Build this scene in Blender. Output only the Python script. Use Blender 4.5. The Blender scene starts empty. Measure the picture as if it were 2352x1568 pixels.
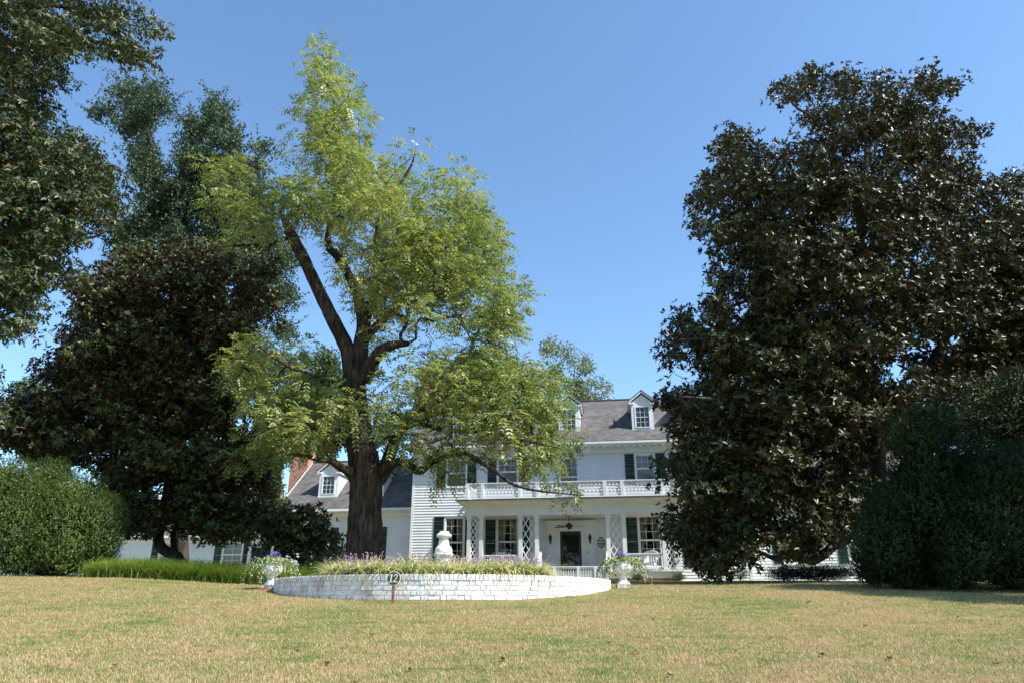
import bpy, math, random
import numpy as np
from mathutils import Vector, Matrix
R = math.radians
random.seed(7); rng = np.random.default_rng(11)
sc = bpy.context.scene
COL = sc.collection

# ---------------------------------------------------------------- camera, sky, sun, exposure
PITCH = R(20.5)
CAMZ = 1.6
cam = bpy.data.cameras.new('camera'); cam.lens = 25.05; cam.sensor_width = 36; cam.clip_end = 3000; cam.clip_start = 0.1
camo = bpy.data.objects.new('camera', cam); COL.objects.link(camo)
camo.location = (0, 0, CAMZ); camo.rotation_euler = (R(90) + PITCH, 0, 0)
sc.camera = camo
SUN_EL = 49.5
SX, SY = 0.90, -0.436
world = bpy.data.worlds.new('World'); sc.world = world; world.use_nodes = True
wn = world.node_tree.nodes; wl = world.node_tree.links
bg = wn['Background']; sky = wn.new('ShaderNodeTexSky'); sky.sky_type = 'NISHITA'; sky.sun_disc = False
sky.sun_elevation = R(SUN_EL); sky.sun_rotation = math.atan2(SX, SY)
sky.air_density = 1.0; sky.dust_density = 0.35; sky.ozone_density = 2.2; sky.altitude = 50
mx = wn.new('ShaderNodeMix'); mx.data_type = 'RGBA'; mx.blend_type = 'MULTIPLY'; mx.inputs[0].default_value = 1.0; mx.inputs[7].default_value = (0.88, 1.03, 1.08, 1)
wl.new(sky.outputs['Color'], mx.inputs[6]); wl.new(mx.outputs[2], bg.inputs['Color']); bg.inputs['Strength'].default_value = 0.135
sl = bpy.data.lights.new('sun', 'SUN'); sl.energy = 5.0; sl.angle = R(0.53); sl.color = (1.0, 0.955, 0.88)
so = bpy.data.objects.new('sun', sl); COL.objects.link(so)
sv = Vector((SX * math.cos(R(SUN_EL)), SY * math.cos(R(SUN_EL)), math.sin(R(SUN_EL)))).normalized()
so.rotation_euler = sv.to_track_quat('Z', 'Y').to_euler(); so.location = (30, -15, 40)
sc.view_settings.view_transform = 'Standard'; sc.view_settings.look = 'None'; sc.view_settings.gamma = 1.0
sc.view_settings.exposure = 0.9
sc.render.engine = 'CYCLES'
sc.cycles.max_bounces = 6; sc.cycles.transparent_max_bounces = 12; sc.cycles.diffuse_bounces = 3; sc.cycles.glossy_bounces = 3
sc.cycles.transmission_bounces = 4
sc.cycles.use_denoising = True; sc.cycles.denoiser = 'OPENIMAGEDENOISE'; sc.cycles.denoising_input_passes = 'RGB_ALBEDO_NORMAL'; sc.cycles.denoising_prefilter = 'NONE'
sc.cycles.sample_clamp_indirect = 2.0; sc.cycles.use_adaptive_sampling = False

# ---------------------------------------------------------------- helpers
FV = 2850 / 4096 * 2352
def W(u, v, y):                      # a point of the photo (2352 px wide) at distance y
    x = (u - 1176) / FV; k = -(v - 784) / FV
    r = (x, math.cos(PITCH) - k * math.sin(PITCH), math.sin(PITCH) + k * math.cos(PITCH))
    t = y / r[1]
    return np.array((r[0] * t, y, CAMZ + r[2] * t))
def pxm(v, y):                       # view pixels per metre there
    p = W(1176, v, y); zc = y * math.cos(PITCH) + (p[2] - CAMZ) * math.sin(PITCH)
    return FV / zc
GP_Y = [-60, -10, 0, 7, 12.7, 16, 20, 25, 32, 40, 80, 300]
GP_Z = [-2, -0.6, 0.0, 0.97, 1.735, 2.01, 2.2, 2.42, 2.70, 2.95, 3.15, 3.4]
def ground(x, y):
    x = np.asarray(x, float); y = np.asarray(y, float)
    z = np.zeros(np.broadcast(x, y).shape)
    for d in (-1.6, -0.8, 0, 0.8, 1.6): z = z + np.interp(y + d, GP_Y, GP_Z) / 5
    sx = np.clip((-x - 5.6) / 4.5, 0, 1); sx = sx * sx * (3 - 2 * sx)
    sy = np.clip((y - 12) / 6.5, 0, 1); sy = sy * sy * (3 - 2 * sy)
    sy2 = np.clip((46 - y) / 12, 0, 1)
    z = z + 0.2 * sx * sy * sy2
    z = z + 0.02 * np.sin(x * 0.7 + y * 0.3) * np.cos(y * 0.55 - x * 0.2) + 0.008 * np.sin(x * 2.3 + 1) * np.sin(y * 1.9)
    return z
def G(x, y): return float(ground(x, y))

def tag(o, label=None, cat=None, group=None, kind=None):
    if label: o['label'] = label
    if cat: o['category'] = cat
    if group: o['group'] = group
    if kind: o['kind'] = kind
    return o
def empty(name, loc, label, cat, rz=0, group=None):
    o = bpy.data.objects.new(name, None); COL.objects.link(o)
    o.location = loc; o.rotation_euler = (0, 0, rz); o.empty_display_size = 0.2
    return tag(o, label, cat, group)

class MB:
    def __init__(s, off=(0, 0, 0)):
        s.v = []; s.f = []; s.m = []; s.off = off; s.mi = 0
    def add(s, vs, fs, mi=None):
        b = len(s.v); s.v += [tuple(p) for p in vs]
        for f in fs: s.f.append(tuple(b + i for i in f)); s.m.append(s.mi if mi is None else mi)
    def box(s, x0, x1, y0, y1, z0, z1, mi=None, rot=None, piv=None):
        vs = [(x, y, z) for x in (x0, x1) for y in (y0, y1) for z in (z0, z1)]
        if rot is not None:
            pv = Vector(piv if piv else ((x0 + x1) / 2, (y0 + y1) / 2, (z0 + z1) / 2))
            vs = [tuple(rot @ (Vector(p) - pv) + pv) for p in vs]
        s.add(vs, [(0, 1, 3, 2), (4, 6, 7, 5), (0, 4, 5, 1), (2, 3, 7, 6), (0, 2, 6, 4), (1, 5, 7, 3)], mi)
    def bar(s, a, b, w, h, up=(0, 0, 1), mi=None):       # a beam of section w x h from a to b
        a = Vector(a); b = Vector(b); d = (b - a).normalized(); u = Vector(up)
        sd = d.cross(u)
        if sd.length < 1e-4: sd = d.cross(Vector((0, 1, 0)))
        sd.normalize(); u = sd.cross(d).normalized()
        vs = []
        for p in (a, b):
            for i, j in ((-1, -1), (1, -1), (1, 1), (-1, 1)): vs.append(p + sd * w / 2 * i + u * h / 2 * j)
        s.add(vs, [(0, 1, 2, 3), (7, 6, 5, 4), (0, 4, 5, 1), (1, 5, 6, 2), (2, 6, 7, 3), (3, 7, 4, 0)], mi)
    def tube(s, pts, rad, n=8, mi=None, cap=True, wob=0.0):
        pts = [Vector(p) for p in pts]; k = len(pts)
        rings = []; ref = Vector((0.3, 1, 0.1)).normalized(); u = None
        for i, p in enumerate(pts):
            t = (pts[min(i + 1, k - 1)] - pts[max(i - 1, 0)])
            if t.length < 1e-6: t = Vector((0, 0, 1))
            t.normalize()
            if u is None:
                u = t.cross(ref)
                if u.length < 1e-3: u = t.cross(Vector((1, 0, 0)))
            else: u = u - t * u.dot(t)
            u.normalize(); w = t.cross(u)
            r = rad[i] if hasattr(rad, '__len__') else rad
            ring = []
            for j in range(n):
                a = 2 * math.pi * j / n
                rr = r * (1 + (random.uniform(-wob, wob) if wob else 0))
                ring.append(p + (u * math.cos(a) + w * math.sin(a)) * rr)
            rings.append(ring)
        vs = [q for ring in rings for q in ring]; fs = []
        for i in range(k - 1):
            for j in range(n):
                j2 = (j + 1) % n
                fs.append((i * n + j, i * n + j2, (i + 1) * n + j2, (i + 1) * n + j))
        if cap:
            fs.append(tuple(range(n))[::-1]); fs.append(tuple((k - 1) * n + j for j in range(n)))
        s.add(vs, fs, mi)
    def lathe(s, c, prof, n=28, flute=None, mi=None):    # prof: list of (radius, z)
        vs = []; fs = []; k = len(prof)
        for i, (r, z) in enumerate(prof):
            for j in range(n):
                a = 2 * math.pi * j / n; rr = r
                if flute and flute[0] <= z <= flute[1]: rr = r * (1 - flute[2] * (j % 2))
                vs.append((c[0] + rr * math.cos(a), c[1] + rr * math.sin(a), c[2] + z))
        for i in range(k - 1):
            for j in range(n):
                j2 = (j + 1) % n; fs.append((i * n + j, i * n + j2, (i + 1) * n + j2, (i + 1) * n + j))
        fs.append(tuple(range(n))[::-1]); fs.append(tuple((k - 1) * n + j for j in range(n)))
        s.add(vs, fs, mi)
    def prism(s, poly, y0, y1, mi=None):                 # polygon in x,z extruded in y
        n = len(poly)
        vs = [(x, y0, z) for x, z in poly] + [(x, y1, z) for x, z in poly]
        fs = [tuple(range(n)), tuple(range(n, 2 * n))[::-1]] + [(i, i + n, (i + 1) % n + n, (i + 1) % n) for i in range(n)]
        s.add(vs, fs, mi)
    def build(s, name, mats, parent=None, smooth=False):
        me = bpy.data.meshes.new(name)
        o = s.off
        me.from_pydata([(p[0] - o[0], p[1] - o[1], p[2] - o[2]) for p in s.v], [], s.f)
        for m in (mats if isinstance(mats, (list, tuple)) else [mats]): me.materials.append(m)
        me.polygons.foreach_set('material_index', s.m)
        if smooth: me.polygons.foreach_set('use_smooth', [True] * len(s.f))
        me.update()
        ob = bpy.data.objects.new(name, me); COL.objects.link(ob)
        if parent: ob.parent = parent
        return ob

def np_mesh(name, V, F, mats, parent=None, mi=None, smooth=False):
    """V (n,3); F (m,k) all with the same number of corners"""
    me = bpy.data.meshes.new(name); V = np.ascontiguousarray(V, np.float32); F = np.ascontiguousarray(F, np.int32)
    me.vertices.add(len(V)); me.vertices.foreach_set('co', V.ravel())
    me.loops.add(F.size); me.loops.foreach_set('vertex_index', F.ravel())
    me.polygons.add(len(F)); me.polygons.foreach_set('loop_start', np.arange(0, F.size, F.shape[1], dtype=np.int32))
    me.polygons.foreach_set('loop_total', np.full(len(F), F.shape[1], np.int32))
    for m in (mats if isinstance(mats, (list, tuple)) else [mats]): me.materials.append(m)
    if mi is not None: me.polygons.foreach_set('material_index', np.ascontiguousarray(mi, np.int32))
    if smooth: me.polygons.foreach_set('use_smooth', np.ones(len(F), bool))
    me.update(calc_edges=True); me.validate()
    ob = bpy.data.objects.new(name, me); COL.objects.link(ob)
    if parent: ob.parent = parent
    return ob
def nrm(a): return a / np.maximum(np.linalg.norm(a, axis=-1, keepdims=True), 1e-9)
def rdir(n):
    return nrm(rng.normal(size=(n, 3)))

# ---------------------------------------------------------------- materials
def mat(name):
    m = bpy.data.materials.new(name); m.use_nodes = True
    nt = m.node_tree; b = nt.nodes['Principled BSDF']
    return m, nt.nodes, nt.links, b
def node(N, t, **kw):
    n = N.new(t)
    for k, v in kw.items():
        if hasattr(n, k): setattr(n, k, v)
        else: n.inputs[k].default_value = v
    return n
def rampn(N, stops, interp='LINEAR'):
    r = N.new('ShaderNodeValToRGB'); r.color_ramp.interpolation = interp
    e = r.color_ramp.elements
    while len(e) < len(stops): e.new(0.5)
    for i, (p, c) in enumerate(stops):
        e[i].position = p; e[i].color = (*c, 1) if len(c) == 3 else c
    return r
def mixn(N, L, fac, a, b, bt='MIX'):
    m = N.new('ShaderNodeMix'); m.data_type = 'RGBA'; m.blend_type = bt
    for sock, val in ((m.inputs[0], fac), (m.inputs[6], a), (m.inputs[7], b)):
        if hasattr(val, 'is_output'): L.new(val, sock)
        elif isinstance(val, (int, float)): sock.default_value = val
        else: sock.default_value = (*val, 1)
    return m.outputs[2]
def plain(name, col, rough=0.5, noise=0.06, scale=8, bump=0.0, bscale=60, metal=0.0, spec=0.5):
    m, N, L, b = mat(name)
    tc = N.new('ShaderNodeTexCoord'); nz = node(N, 'ShaderNodeTexNoise', Scale=scale, Detail=5.0)
    L.new(tc.outputs['Object'], nz.inputs['Vector'])
    lo = tuple(max(0, c * (1 - noise * 2)) for c in col); hi = tuple(min(1, c * (1 + noise)) for c in col)
    rp = rampn(N, [(0.3, lo), (0.65, hi)]); L.new(nz.outputs[0], rp.inputs[0]); L.new(rp.outputs[0], b.inputs['Base Color'])
    b.inputs['Roughness'].default_value = rough; b.inputs['Metallic'].default_value = metal
    b.inputs['Specular IOR Level'].default_value = spec
    if bump:
        n2 = node(N, 'ShaderNodeTexNoise', Scale=bscale, Detail=4.0); L.new(tc.outputs['Object'], n2.inputs['Vector'])
        bp = node(N, 'ShaderNodeBump', Strength=bump, Distance=0.01); L.new(n2.outputs[0], bp.inputs['Height']); L.new(bp.outputs[0], b.inputs['Normal'])
    return m
M = {}
M['paint'] = plain('white_paint', (0.72, 0.74, 0.75), 0.45, 0.035, 1.3, 0.25, 40)
M['siding'] = plain('white_siding', (0.70, 0.73, 0.73), 0.5, 0.04, 0.9, 0.35, 30)
M['trim'] = plain('white_trim', (0.74, 0.76, 0.76), 0.42, 0.03, 2.0, 0.12, 50)
M['ceil'] = plain('porch_ceiling', (0.72, 0.72, 0.7), 0.6, 0.03, 2.0)
M['floor'] = plain('porch_floor', (0.33, 0.36, 0.36), 0.5, 0.08, 3.0)
M['green'] = plain('dark_green_paint', (0.012, 0.042, 0.035), 0.4, 0.2, 5.0)
M['dark'] = plain('dark_iron', (0.02, 0.018, 0.016), 0.45, 0.2, 9.0)
M['wood'] = plain('dark_fan_wood', (0.10, 0.03, 0.02), 0.4, 0.2, 9.0)
M['curtain'] = plain('cream_curtain', (0.62, 0.56, 0.42), 0.9, 0.12, 14.0)
M['sheer'] = plain('pale_blind', (0.5, 0.5, 0.47), 0.9, 0.05, 6.0)
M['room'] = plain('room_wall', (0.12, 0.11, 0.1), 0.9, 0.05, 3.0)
M['stone'] = plain('painted_cast_stone', (0.76, 0.74, 0.69), 0.6, 0.12, 14.0, 0.5, 70)
M['plinth'] = plain('worn_concrete', (0.5, 0.45, 0.42), 0.8, 0.25, 20.0, 0.7, 80)
M['wicker'] = plain('white_wicker', (0.72, 0.71, 0.68), 0.6, 0.1, 30.0, 0.8, 120)
M['soil'] = plain('garden_soil', (0.07, 0.045, 0.03), 0.95, 0.3, 10.0, 0.8, 30)
M['signpost'] = plain('weathered_stake', (0.2, 0.1, 0.06), 0.8, 0.3, 20.0)
M['cream'] = plain('cream_lettering', (0.62, 0.58, 0.42), 0.6, 0.08, 30.0)
M['board'] = plain('sign_board', (0.035, 0.045, 0.042), 0.55, 0.35, 18.0, 0.3, 60)
M['redbrick_one'] = plain('loose_red_brick', (0.36, 0.13, 0.08), 0.85, 0.25, 25.0, 0.5, 90)
M['vent'] = plain('vent_lead', (0.05, 0.045, 0.045), 0.6)

def brick_mat(name, c1, c2, mortar, sx=1.0, bw=0.2, bh=0.075):
    m, N, L, b = mat(name)
    tc = N.new('ShaderNodeTexCoord'); sp = N.new('ShaderNodeSeparateXYZ'); L.new(tc.outputs['Object'], sp.inputs[0])
    ad = node(N, 'ShaderNodeMath', operation='ADD'); L.new(sp.outputs[0], ad.inputs[0]); L.new(sp.outputs[1], ad.inputs[1])
    cb = N.new('ShaderNodeCombineXYZ'); L.new(ad.outputs[0], cb.inputs[0]); L.new(sp.outputs[2], cb.inputs[1])
    br = node(N, 'ShaderNodeTexBrick', Scale=1.0); br.inputs['Brick Width'].default_value = bw; br.inputs['Row Height'].default_value = bh
    br.inputs['Mortar Size'].default_value = 0.007; br.inputs['Mortar Smooth'].default_value = 0.2
    br.inputs['Color1'].default_value = (*c1, 1); br.inputs['Color2'].default_value = (*c2, 1); br.inputs['Mortar'].default_value = (*mortar, 1)
    L.new(cb.outputs[0], br.inputs['Vector'])
    nz = node(N, 'ShaderNodeTexNoise', Scale=7.0, Detail=5.0); L.new(tc.outputs['Object'], nz.inputs['Vector'])
    rp = rampn(N, [(0.3, (0.65, 0.65, 0.65)), (0.7, (1.15, 1.15, 1.15))]); L.new(nz.outputs[0], rp.inputs[0])
    L.new(mixn(N, L, 1.0, br.outputs[0], rp.outputs[0], 'MULTIPLY'), b.inputs['Base Color'])
    bp = node(N, 'ShaderNodeBump', Strength=0.6, Distance=0.01); bp.invert = True; L.new(br.outputs[1], bp.inputs['Height']); L.new(bp.outputs[0], b.inputs['Normal'])
    b.inputs['Roughness'].default_value = 0.85
    return m
M['brick'] = brick_mat('red_brick', (0.42, 0.17, 0.11), (0.52, 0.24, 0.16), (0.45, 0.36, 0.3))

def shingle_mat():
    m, N, L, b = mat('grey_shingles')
    tc = N.new('ShaderNodeTexCoord'); sp = N.new('ShaderNodeSeparateXYZ'); L.new(tc.outputs['Object'], sp.inputs[0])
    mu = node(N, 'ShaderNodeMath', operation='MULTIPLY'); mu.inputs[1].default_value = 1.66; L.new(sp.outputs[2], mu.inputs[0])
    cb = N.new('ShaderNodeCombineXYZ'); L.new(sp.outputs[0], cb.inputs[0]); L.new(mu.outputs[0], cb.inputs[1])
    nz0 = node(N, 'ShaderNodeTexNoise', Scale=1.2, Detail=2.0); L.new(tc.outputs['Object'], nz0.inputs['Vector'])
    br = node(N, 'ShaderNodeTexBrick', Scale=1.0); br.inputs['Brick Width'].default_value = 0.30; br.inputs['Row Height'].default_value = 0.14
    br.inputs['Mortar Size'].default_value = 0.012; br.inputs['Mortar Smooth'].default_value = 0.3; br.offset = 0.37; br.inputs['Bias'].default_value = -0.1
    br.inputs['Color1'].default_value = (0.128, 0.122, 0.119, 1); br.inputs['Color2'].default_value = (0.064, 0.06, 0.059, 1); br.inputs['Mortar'].default_value = (0.05, 0.045, 0.05, 1)
    L.new(cb.outputs[0], br.inputs['Vector'])
    rp = rampn(N, [(0.3, (0.8, 0.8, 0.8)), (0.7, (1.2, 1.18, 1.15))]); L.new(nz0.outputs[0], rp.inputs[0])
    n2 = node(N, 'ShaderNodeTexNoise', Scale=90.0, Detail=2.0); L.new(tc.outputs['Object'], n2.inputs['Vector'])
    r2 = rampn(N, [(0.3, (0.7, 0.7, 0.7)), (0.7, (1.25, 1.25, 1.25))]); L.new(n2.outputs[0], r2.inputs[0])
    c = mixn(N, L, 1.0, br.outputs[0], rp.outputs[0], 'MULTIPLY'); c = mixn(N, L, 1.0, c, r2.outputs[0], 'MULTIPLY')
    L.new(c, b.inputs['Base Color']); b.inputs['Roughness'].default_value = 0.9
    bp = node(N, 'ShaderNodeBump', Strength=0.5, Distance=0.01); bp.invert = True; L.new(br.outputs[1], bp.inputs['Height']); L.new(bp.outputs[0], b.inputs['Normal'])
    return m
M['shingle'] = shingle_mat()

def paintbrick_mat():
    m, N, L, b = mat('white_painted_brick')
    tc = N.new('ShaderNodeTexCoord'); ge = N.new('ShaderNodeNewGeometry')
    nz = node(N, 'ShaderNodeTexNoise', Scale=3.5, Detail=8.0, Roughness=0.7); L.new(tc.outputs['Object'], nz.inputs['Vector'])
    sp = N.new('ShaderNodeSeparateXYZ'); L.new(tc.outputs['Object'], sp.inputs[0])
    # wear and soil splash: stronger on the low courses of the left half
    mr = node(N, 'ShaderNodeMapRange'); mr.inputs[1].default_value = 0.42; mr.inputs[2].default_value = 0.05; mr.inputs[3].default_value = -0.09; mr.inputs[4].default_value = 0.06; L.new(sp.outputs[2], mr.inputs[0])
    mr2 = node(N, 'ShaderNodeMapRange'); mr2.inputs[1].default_value = 1.2; mr2.inputs[2].default_value = -1.5; mr2.inputs[3].default_value = -0.06; mr2.inputs[4].default_value = 0.04; L.new(sp.outputs[0], mr2.inputs[0])
    a = node(N, 'ShaderNodeMath', operation='ADD'); L.new(mr.outputs[0], a.inputs[0]); L.new(mr2.outputs[0], a.inputs[1])
    a2 = node(N, 'ShaderNodeMath', operation='ADD'); L.new(a.outputs[0], a2.inputs[0]); L.new(nz.outputs[0], a2.inputs[1])
    rp = rampn(N, [(0.47, (0, 0, 0)), (0.60, (0.7, 0.7, 0.7))]); L.new(a2.outputs[0], rp.inputs[0])
    ri = rampn(N, [(0.0, (0.68, 0.645, 0.62)), (1.0, (0.78, 0.755, 0.735))]); L.new(ge.outputs['Random Per Island'], ri.inputs[0])
    c = mixn(N, L, rp.outputs[0], ri.outputs[0], (0.42, 0.27, 0.21))
    L.new(c, b.inputs['Base Color']); b.inputs['Roughness'].default_value = 0.6
    n2 = node(N, 'ShaderNodeTexNoise', Scale=28.0, Detail=6.0, Roughness=0.65); L.new(tc.outputs['Object'], n2.inputs['Vector'])
    bp = node(N, 'ShaderNodeBump', Strength=0.7, Distance=0.02); L.new(n2.outputs[0], bp.inputs['Height']); L.new(bp.outputs[0], b.inputs['Normal'])
    return m
M['pbrick'] = paintbrick_mat()

def bark_mat(name, c1, c2, sc_=9, strength=1.0, dist=0.05):
    m, N, L, b = mat(name)
    tc = N.new('ShaderNodeTexCoord'); mp = node(N, 'ShaderNodeMapping'); mp.inputs['Scale'].default_value = (1, 1, 0.16)
    L.new(tc.outputs['Object'], mp.inputs[0])
    nz = node(N, 'ShaderNodeTexNoise', Scale=sc_, Detail=6.0, Roughness=0.6, Distortion=0.6); L.new(mp.outputs[0], nz.inputs['Vector'])
    n2 = node(N, 'ShaderNodeTexNoise', Scale=2.2, Detail=4.0); L.new(tc.outputs['Object'], n2.inputs['Vector'])
    rp = rampn(N, [(0.36, c1), (0.62, c2)]); L.new(nz.outputs[0], rp.inputs[0])
    r2 = rampn(N, [(0.35, (0.6, 0.6, 0.6)), (0.7, (1.25, 1.2, 1.1))]); L.new(n2.outputs[0], r2.inputs[0])
    L.new(mixn(N, L, 1.0, rp.outputs[0], r2.outputs[0], 'MULTIPLY'), b.inputs['Base Color'])
    b.inputs['Roughness'].default_value = 0.9; b.inputs['Specular IOR Level'].default_value = 0.2
    bp = node(N, 'ShaderNodeBump', Strength=strength, Distance=dist); L.new(nz.outputs[0], bp.inputs['Height']); L.new(bp.outputs[0], b.inputs['Normal'])
    return m
M['bark_walnut'] = bark_mat('furrowed_dark_bark', (0.014, 0.011, 0.009), (0.10, 0.075, 0.06), 13, 1.0, 0.08)
M['bark_mag'] = bark_mat('smooth_grey_bark', (0.03, 0.026, 0.022), (0.085, 0.075, 0.065), 5, 0.5, 0.02)
M['bark_twig'] = bark_mat('pale_twig_bark', (0.12, 0.10, 0.08), (0.3, 0.26, 0.22), 8, 0.4, 0.01)

def leaf_mat(name, cols, rough=0.5, spec=0.5, trans=0.3, tcol=None, back=None, clump=0.7, extra=None, extra_fac=0.03):
    """cols: list of colours spread per leaf and per clump; back: colour of the underside; extra: the odd turned leaf"""
    m, N, L, b = mat(name)
    ge = N.new('ShaderNodeNewGeometry'); tc = N.new('ShaderNodeTexCoord')
    nz = node(N, 'ShaderNodeTexNoise', Scale=clump, Detail=3.0); L.new(tc.outputs['Object'], nz.inputs['Vector'])
    a = node(N, 'ShaderNodeMath', operation='MULTIPLY_ADD'); L.new(ge.outputs['Random Per Island'], a.inputs[0]); a.inputs[1].default_value = 0.55
    b2 = node(N, 'ShaderNodeMath', operation='MULTIPLY_ADD'); L.new(nz.outputs[0], b2.inputs[0]); b2.inputs[1].default_value = 1.3; b2.inputs[2].default_value = -0.42
    L.new(b2.outputs[0], a.inputs[2])
    rp = rampn(N, [(i / (len(cols) - 1), c) for i, c in enumerate(cols)]); L.new(a.outputs[0], rp.inputs[0])
    c = rp.outputs[0]
    if extra:
        wn_ = N.new('ShaderNodeTexWhiteNoise'); wn_.noise_dimensions = '1D'; L.new(ge.outputs['Random Per Island'], wn_.inputs['W'])
        cm = node(N, 'ShaderNodeMath', operation='LESS_THAN'); cm.inputs[1].default_value = extra_fac; L.new(wn_.outputs[0], cm.inputs[0])
        c = mixn(N, L, cm.outputs[0], c, extra)
    if back: c = mixn(N, L, ge.outputs['Backfacing'], c, back)
    L.new(c, b.inputs['Base Color']); b.inputs['Roughness'].default_value = rough; b.inputs['Specular IOR Level'].default_value = spec
    if trans > 0:
        tr = N.new('ShaderNodeBsdfTranslucent'); ms = N.new('ShaderNodeMixShader'); ms.inputs[0].default_value = trans
        if tcol: L.new(mixn(N, L, 1.0, c, tcol, 'MULTIPLY'), tr.inputs[0])
        else: L.new(c, tr.inputs[0])
        L.new(b.outputs[0], ms.inputs[1]); L.new(tr.outputs[0], ms.inputs[2]); L.new(ms.outputs[0], N['Material Output'].inputs[0])
    return m
M['walnut'] = leaf_mat('walnut_leaflets', [(0.08, 0.13, 0.045), (0.15, 0.215, 0.07), (0.28, 0.32, 0.12), (0.46, 0.45, 0.19)], 0.4, 0.5, 0.32, (1.35, 1.35, 0.75), None, 0.45, (0.55, 0.38, 0.05), 0.03)
M['magnolia'] = leaf_mat('magnolia_leaves', [(0.020, 0.030, 0.009), (0.040, 0.050, 0.014), (0.09, 0.094, 0.022)], 0.42, 0.26, 0.05, None, (0.058, 0.044, 0.016), 0.5)
M['magnolia_left'] = leaf_mat('magnolia_leaves_rusty', [(0.022, 0.038, 0.009), (0.042, 0.06, 0.014), (0.08, 0.10, 0.026)], 0.42, 0.32, 0.05, None, (0.07, 0.042, 0.016), 0.5)
M['hickory'] = leaf_mat('hickory_leaflets', [(0.022, 0.038, 0.012), (0.042, 0.06, 0.018), (0.08, 0.1, 0.03)], 0.48, 0.4, 0.15, (1.3, 1.4, 0.6), None, 0.4, (0.2, 0.12, 0.04), 0.03)
M['ginkgo'] = leaf_mat('ginkgo_leaves', [(0.035, 0.06, 0.03), (0.055, 0.09, 0.042), (0.09, 0.13, 0.06)], 0.5, 0.4, 0.25, None, None, 0.5)
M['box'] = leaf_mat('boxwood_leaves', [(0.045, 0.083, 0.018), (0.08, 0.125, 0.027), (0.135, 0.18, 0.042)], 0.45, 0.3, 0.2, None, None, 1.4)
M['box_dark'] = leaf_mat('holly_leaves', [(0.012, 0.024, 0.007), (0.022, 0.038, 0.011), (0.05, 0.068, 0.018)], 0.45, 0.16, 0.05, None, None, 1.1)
M['far'] = leaf_mat('far_tree_leaves', [(0.1, 0.14, 0.06), (0.17, 0.21, 0.09), (0.27, 0.3, 0.15)], 0.5, 0.4, 0.3, None, None, 0.4)
M['far_dark'] = leaf_mat('far_dark_leaves', [(0.03, 0.06, 0.022), (0.055, 0.095, 0.03), (0.09, 0.14, 0.045)], 0.5, 0.4, 0.25, None, None, 0.3)
M['pine'] = leaf_mat('pine_needles', [(0.05, 0.1, 0.05), (0.08, 0.14, 0.07)], 0.5, 0.4, 0.1)
M['mondo'] = leaf_mat('green_grass_blades', [(0.09, 0.17, 0.02), (0.16, 0.26, 0.03), (0.30, 0.38, 0.06)], 0.45, 0.4, 0.35, None, None, 0.6, (0.42, 0.33, 0.15), 0.08)
M['liriope'] = leaf_mat('variegated_blades', [(0.06, 0.12, 0.02), (0.22, 0.30, 0.07), (0.55, 0.55, 0.22), (0.75, 0.7, 0.36)], 0.4, 0.5, 0.25, None, None, 2.5, (0.72, 0.66, 0.38), 0.3)
M['spike'] = leaf_mat('purple_flower_spikes', [(0.34, 0.19, 0.33), (0.56, 0.38, 0.52)], 0.7, 0.3, 0.2)
M['ivy'] = leaf_mat('variegated_ivy', [(0.16, 0.24, 0.08), (0.38, 0.44, 0.2), (0.62, 0.63, 0.38)], 0.5, 0.4, 0.3, None, None, 6.0, (0.1, 0.18, 0.06), 0.3)
M['aster'] = leaf_mat('violet_petals', [(0.16, 0.03, 0.42), (0.28, 0.07, 0.62), (0.42, 0.16, 0.75)], 0.6, 0.3, 0.3)
M['asterleaf'] = leaf_mat('flower_foliage', [(0.03, 0.07, 0.02), (0.06, 0.12, 0.03)], 0.5, 0.4, 0.2)
M['deadleaf'] = plain('dead_leaf', (0.24, 0.10, 0.05), 0.5, 0.4, 30.0)

def glass_mat():
    m = bpy.data.materials.new('window_glass'); m.use_nodes = True; N = m.node_tree.nodes; L = m.node_tree.links
    N.remove(N['Principled BSDF'])
    t = N.new('ShaderNodeBsdfTransparent'); t.inputs[0].default_value = (0.8, 0.84, 0.84, 1)
    g = N.new('ShaderNodeBsdfGlossy'); g.inputs['Roughness'].default_value = 0.02
    f = N.new('ShaderNodeFresnel'); f.inputs[0].default_value = 1.6
    tc = N.new('ShaderNodeTexCoord'); nz = node(N, 'ShaderNodeTexNoise', Scale=1.5); L.new(tc.outputs['Object'], nz.inputs['Vector'])
    bp = node(N, 'ShaderNodeBump', Strength=0.05, Distance=0.05); L.new(nz.outputs[0], bp.inputs['Height']); L.new(bp.outputs[0], g.inputs['Normal'])
    ms = N.new('ShaderNodeMixShader'); L.new(f.outputs[0], ms.inputs[0]); L.new(t.outputs[0], ms.inputs[1]); L.new(g.outputs[0], ms.inputs[2])
    L.new(ms.outputs[0], N['Material Output'].inputs[0])
    return m
M['glass'] = glass_mat()

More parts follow.
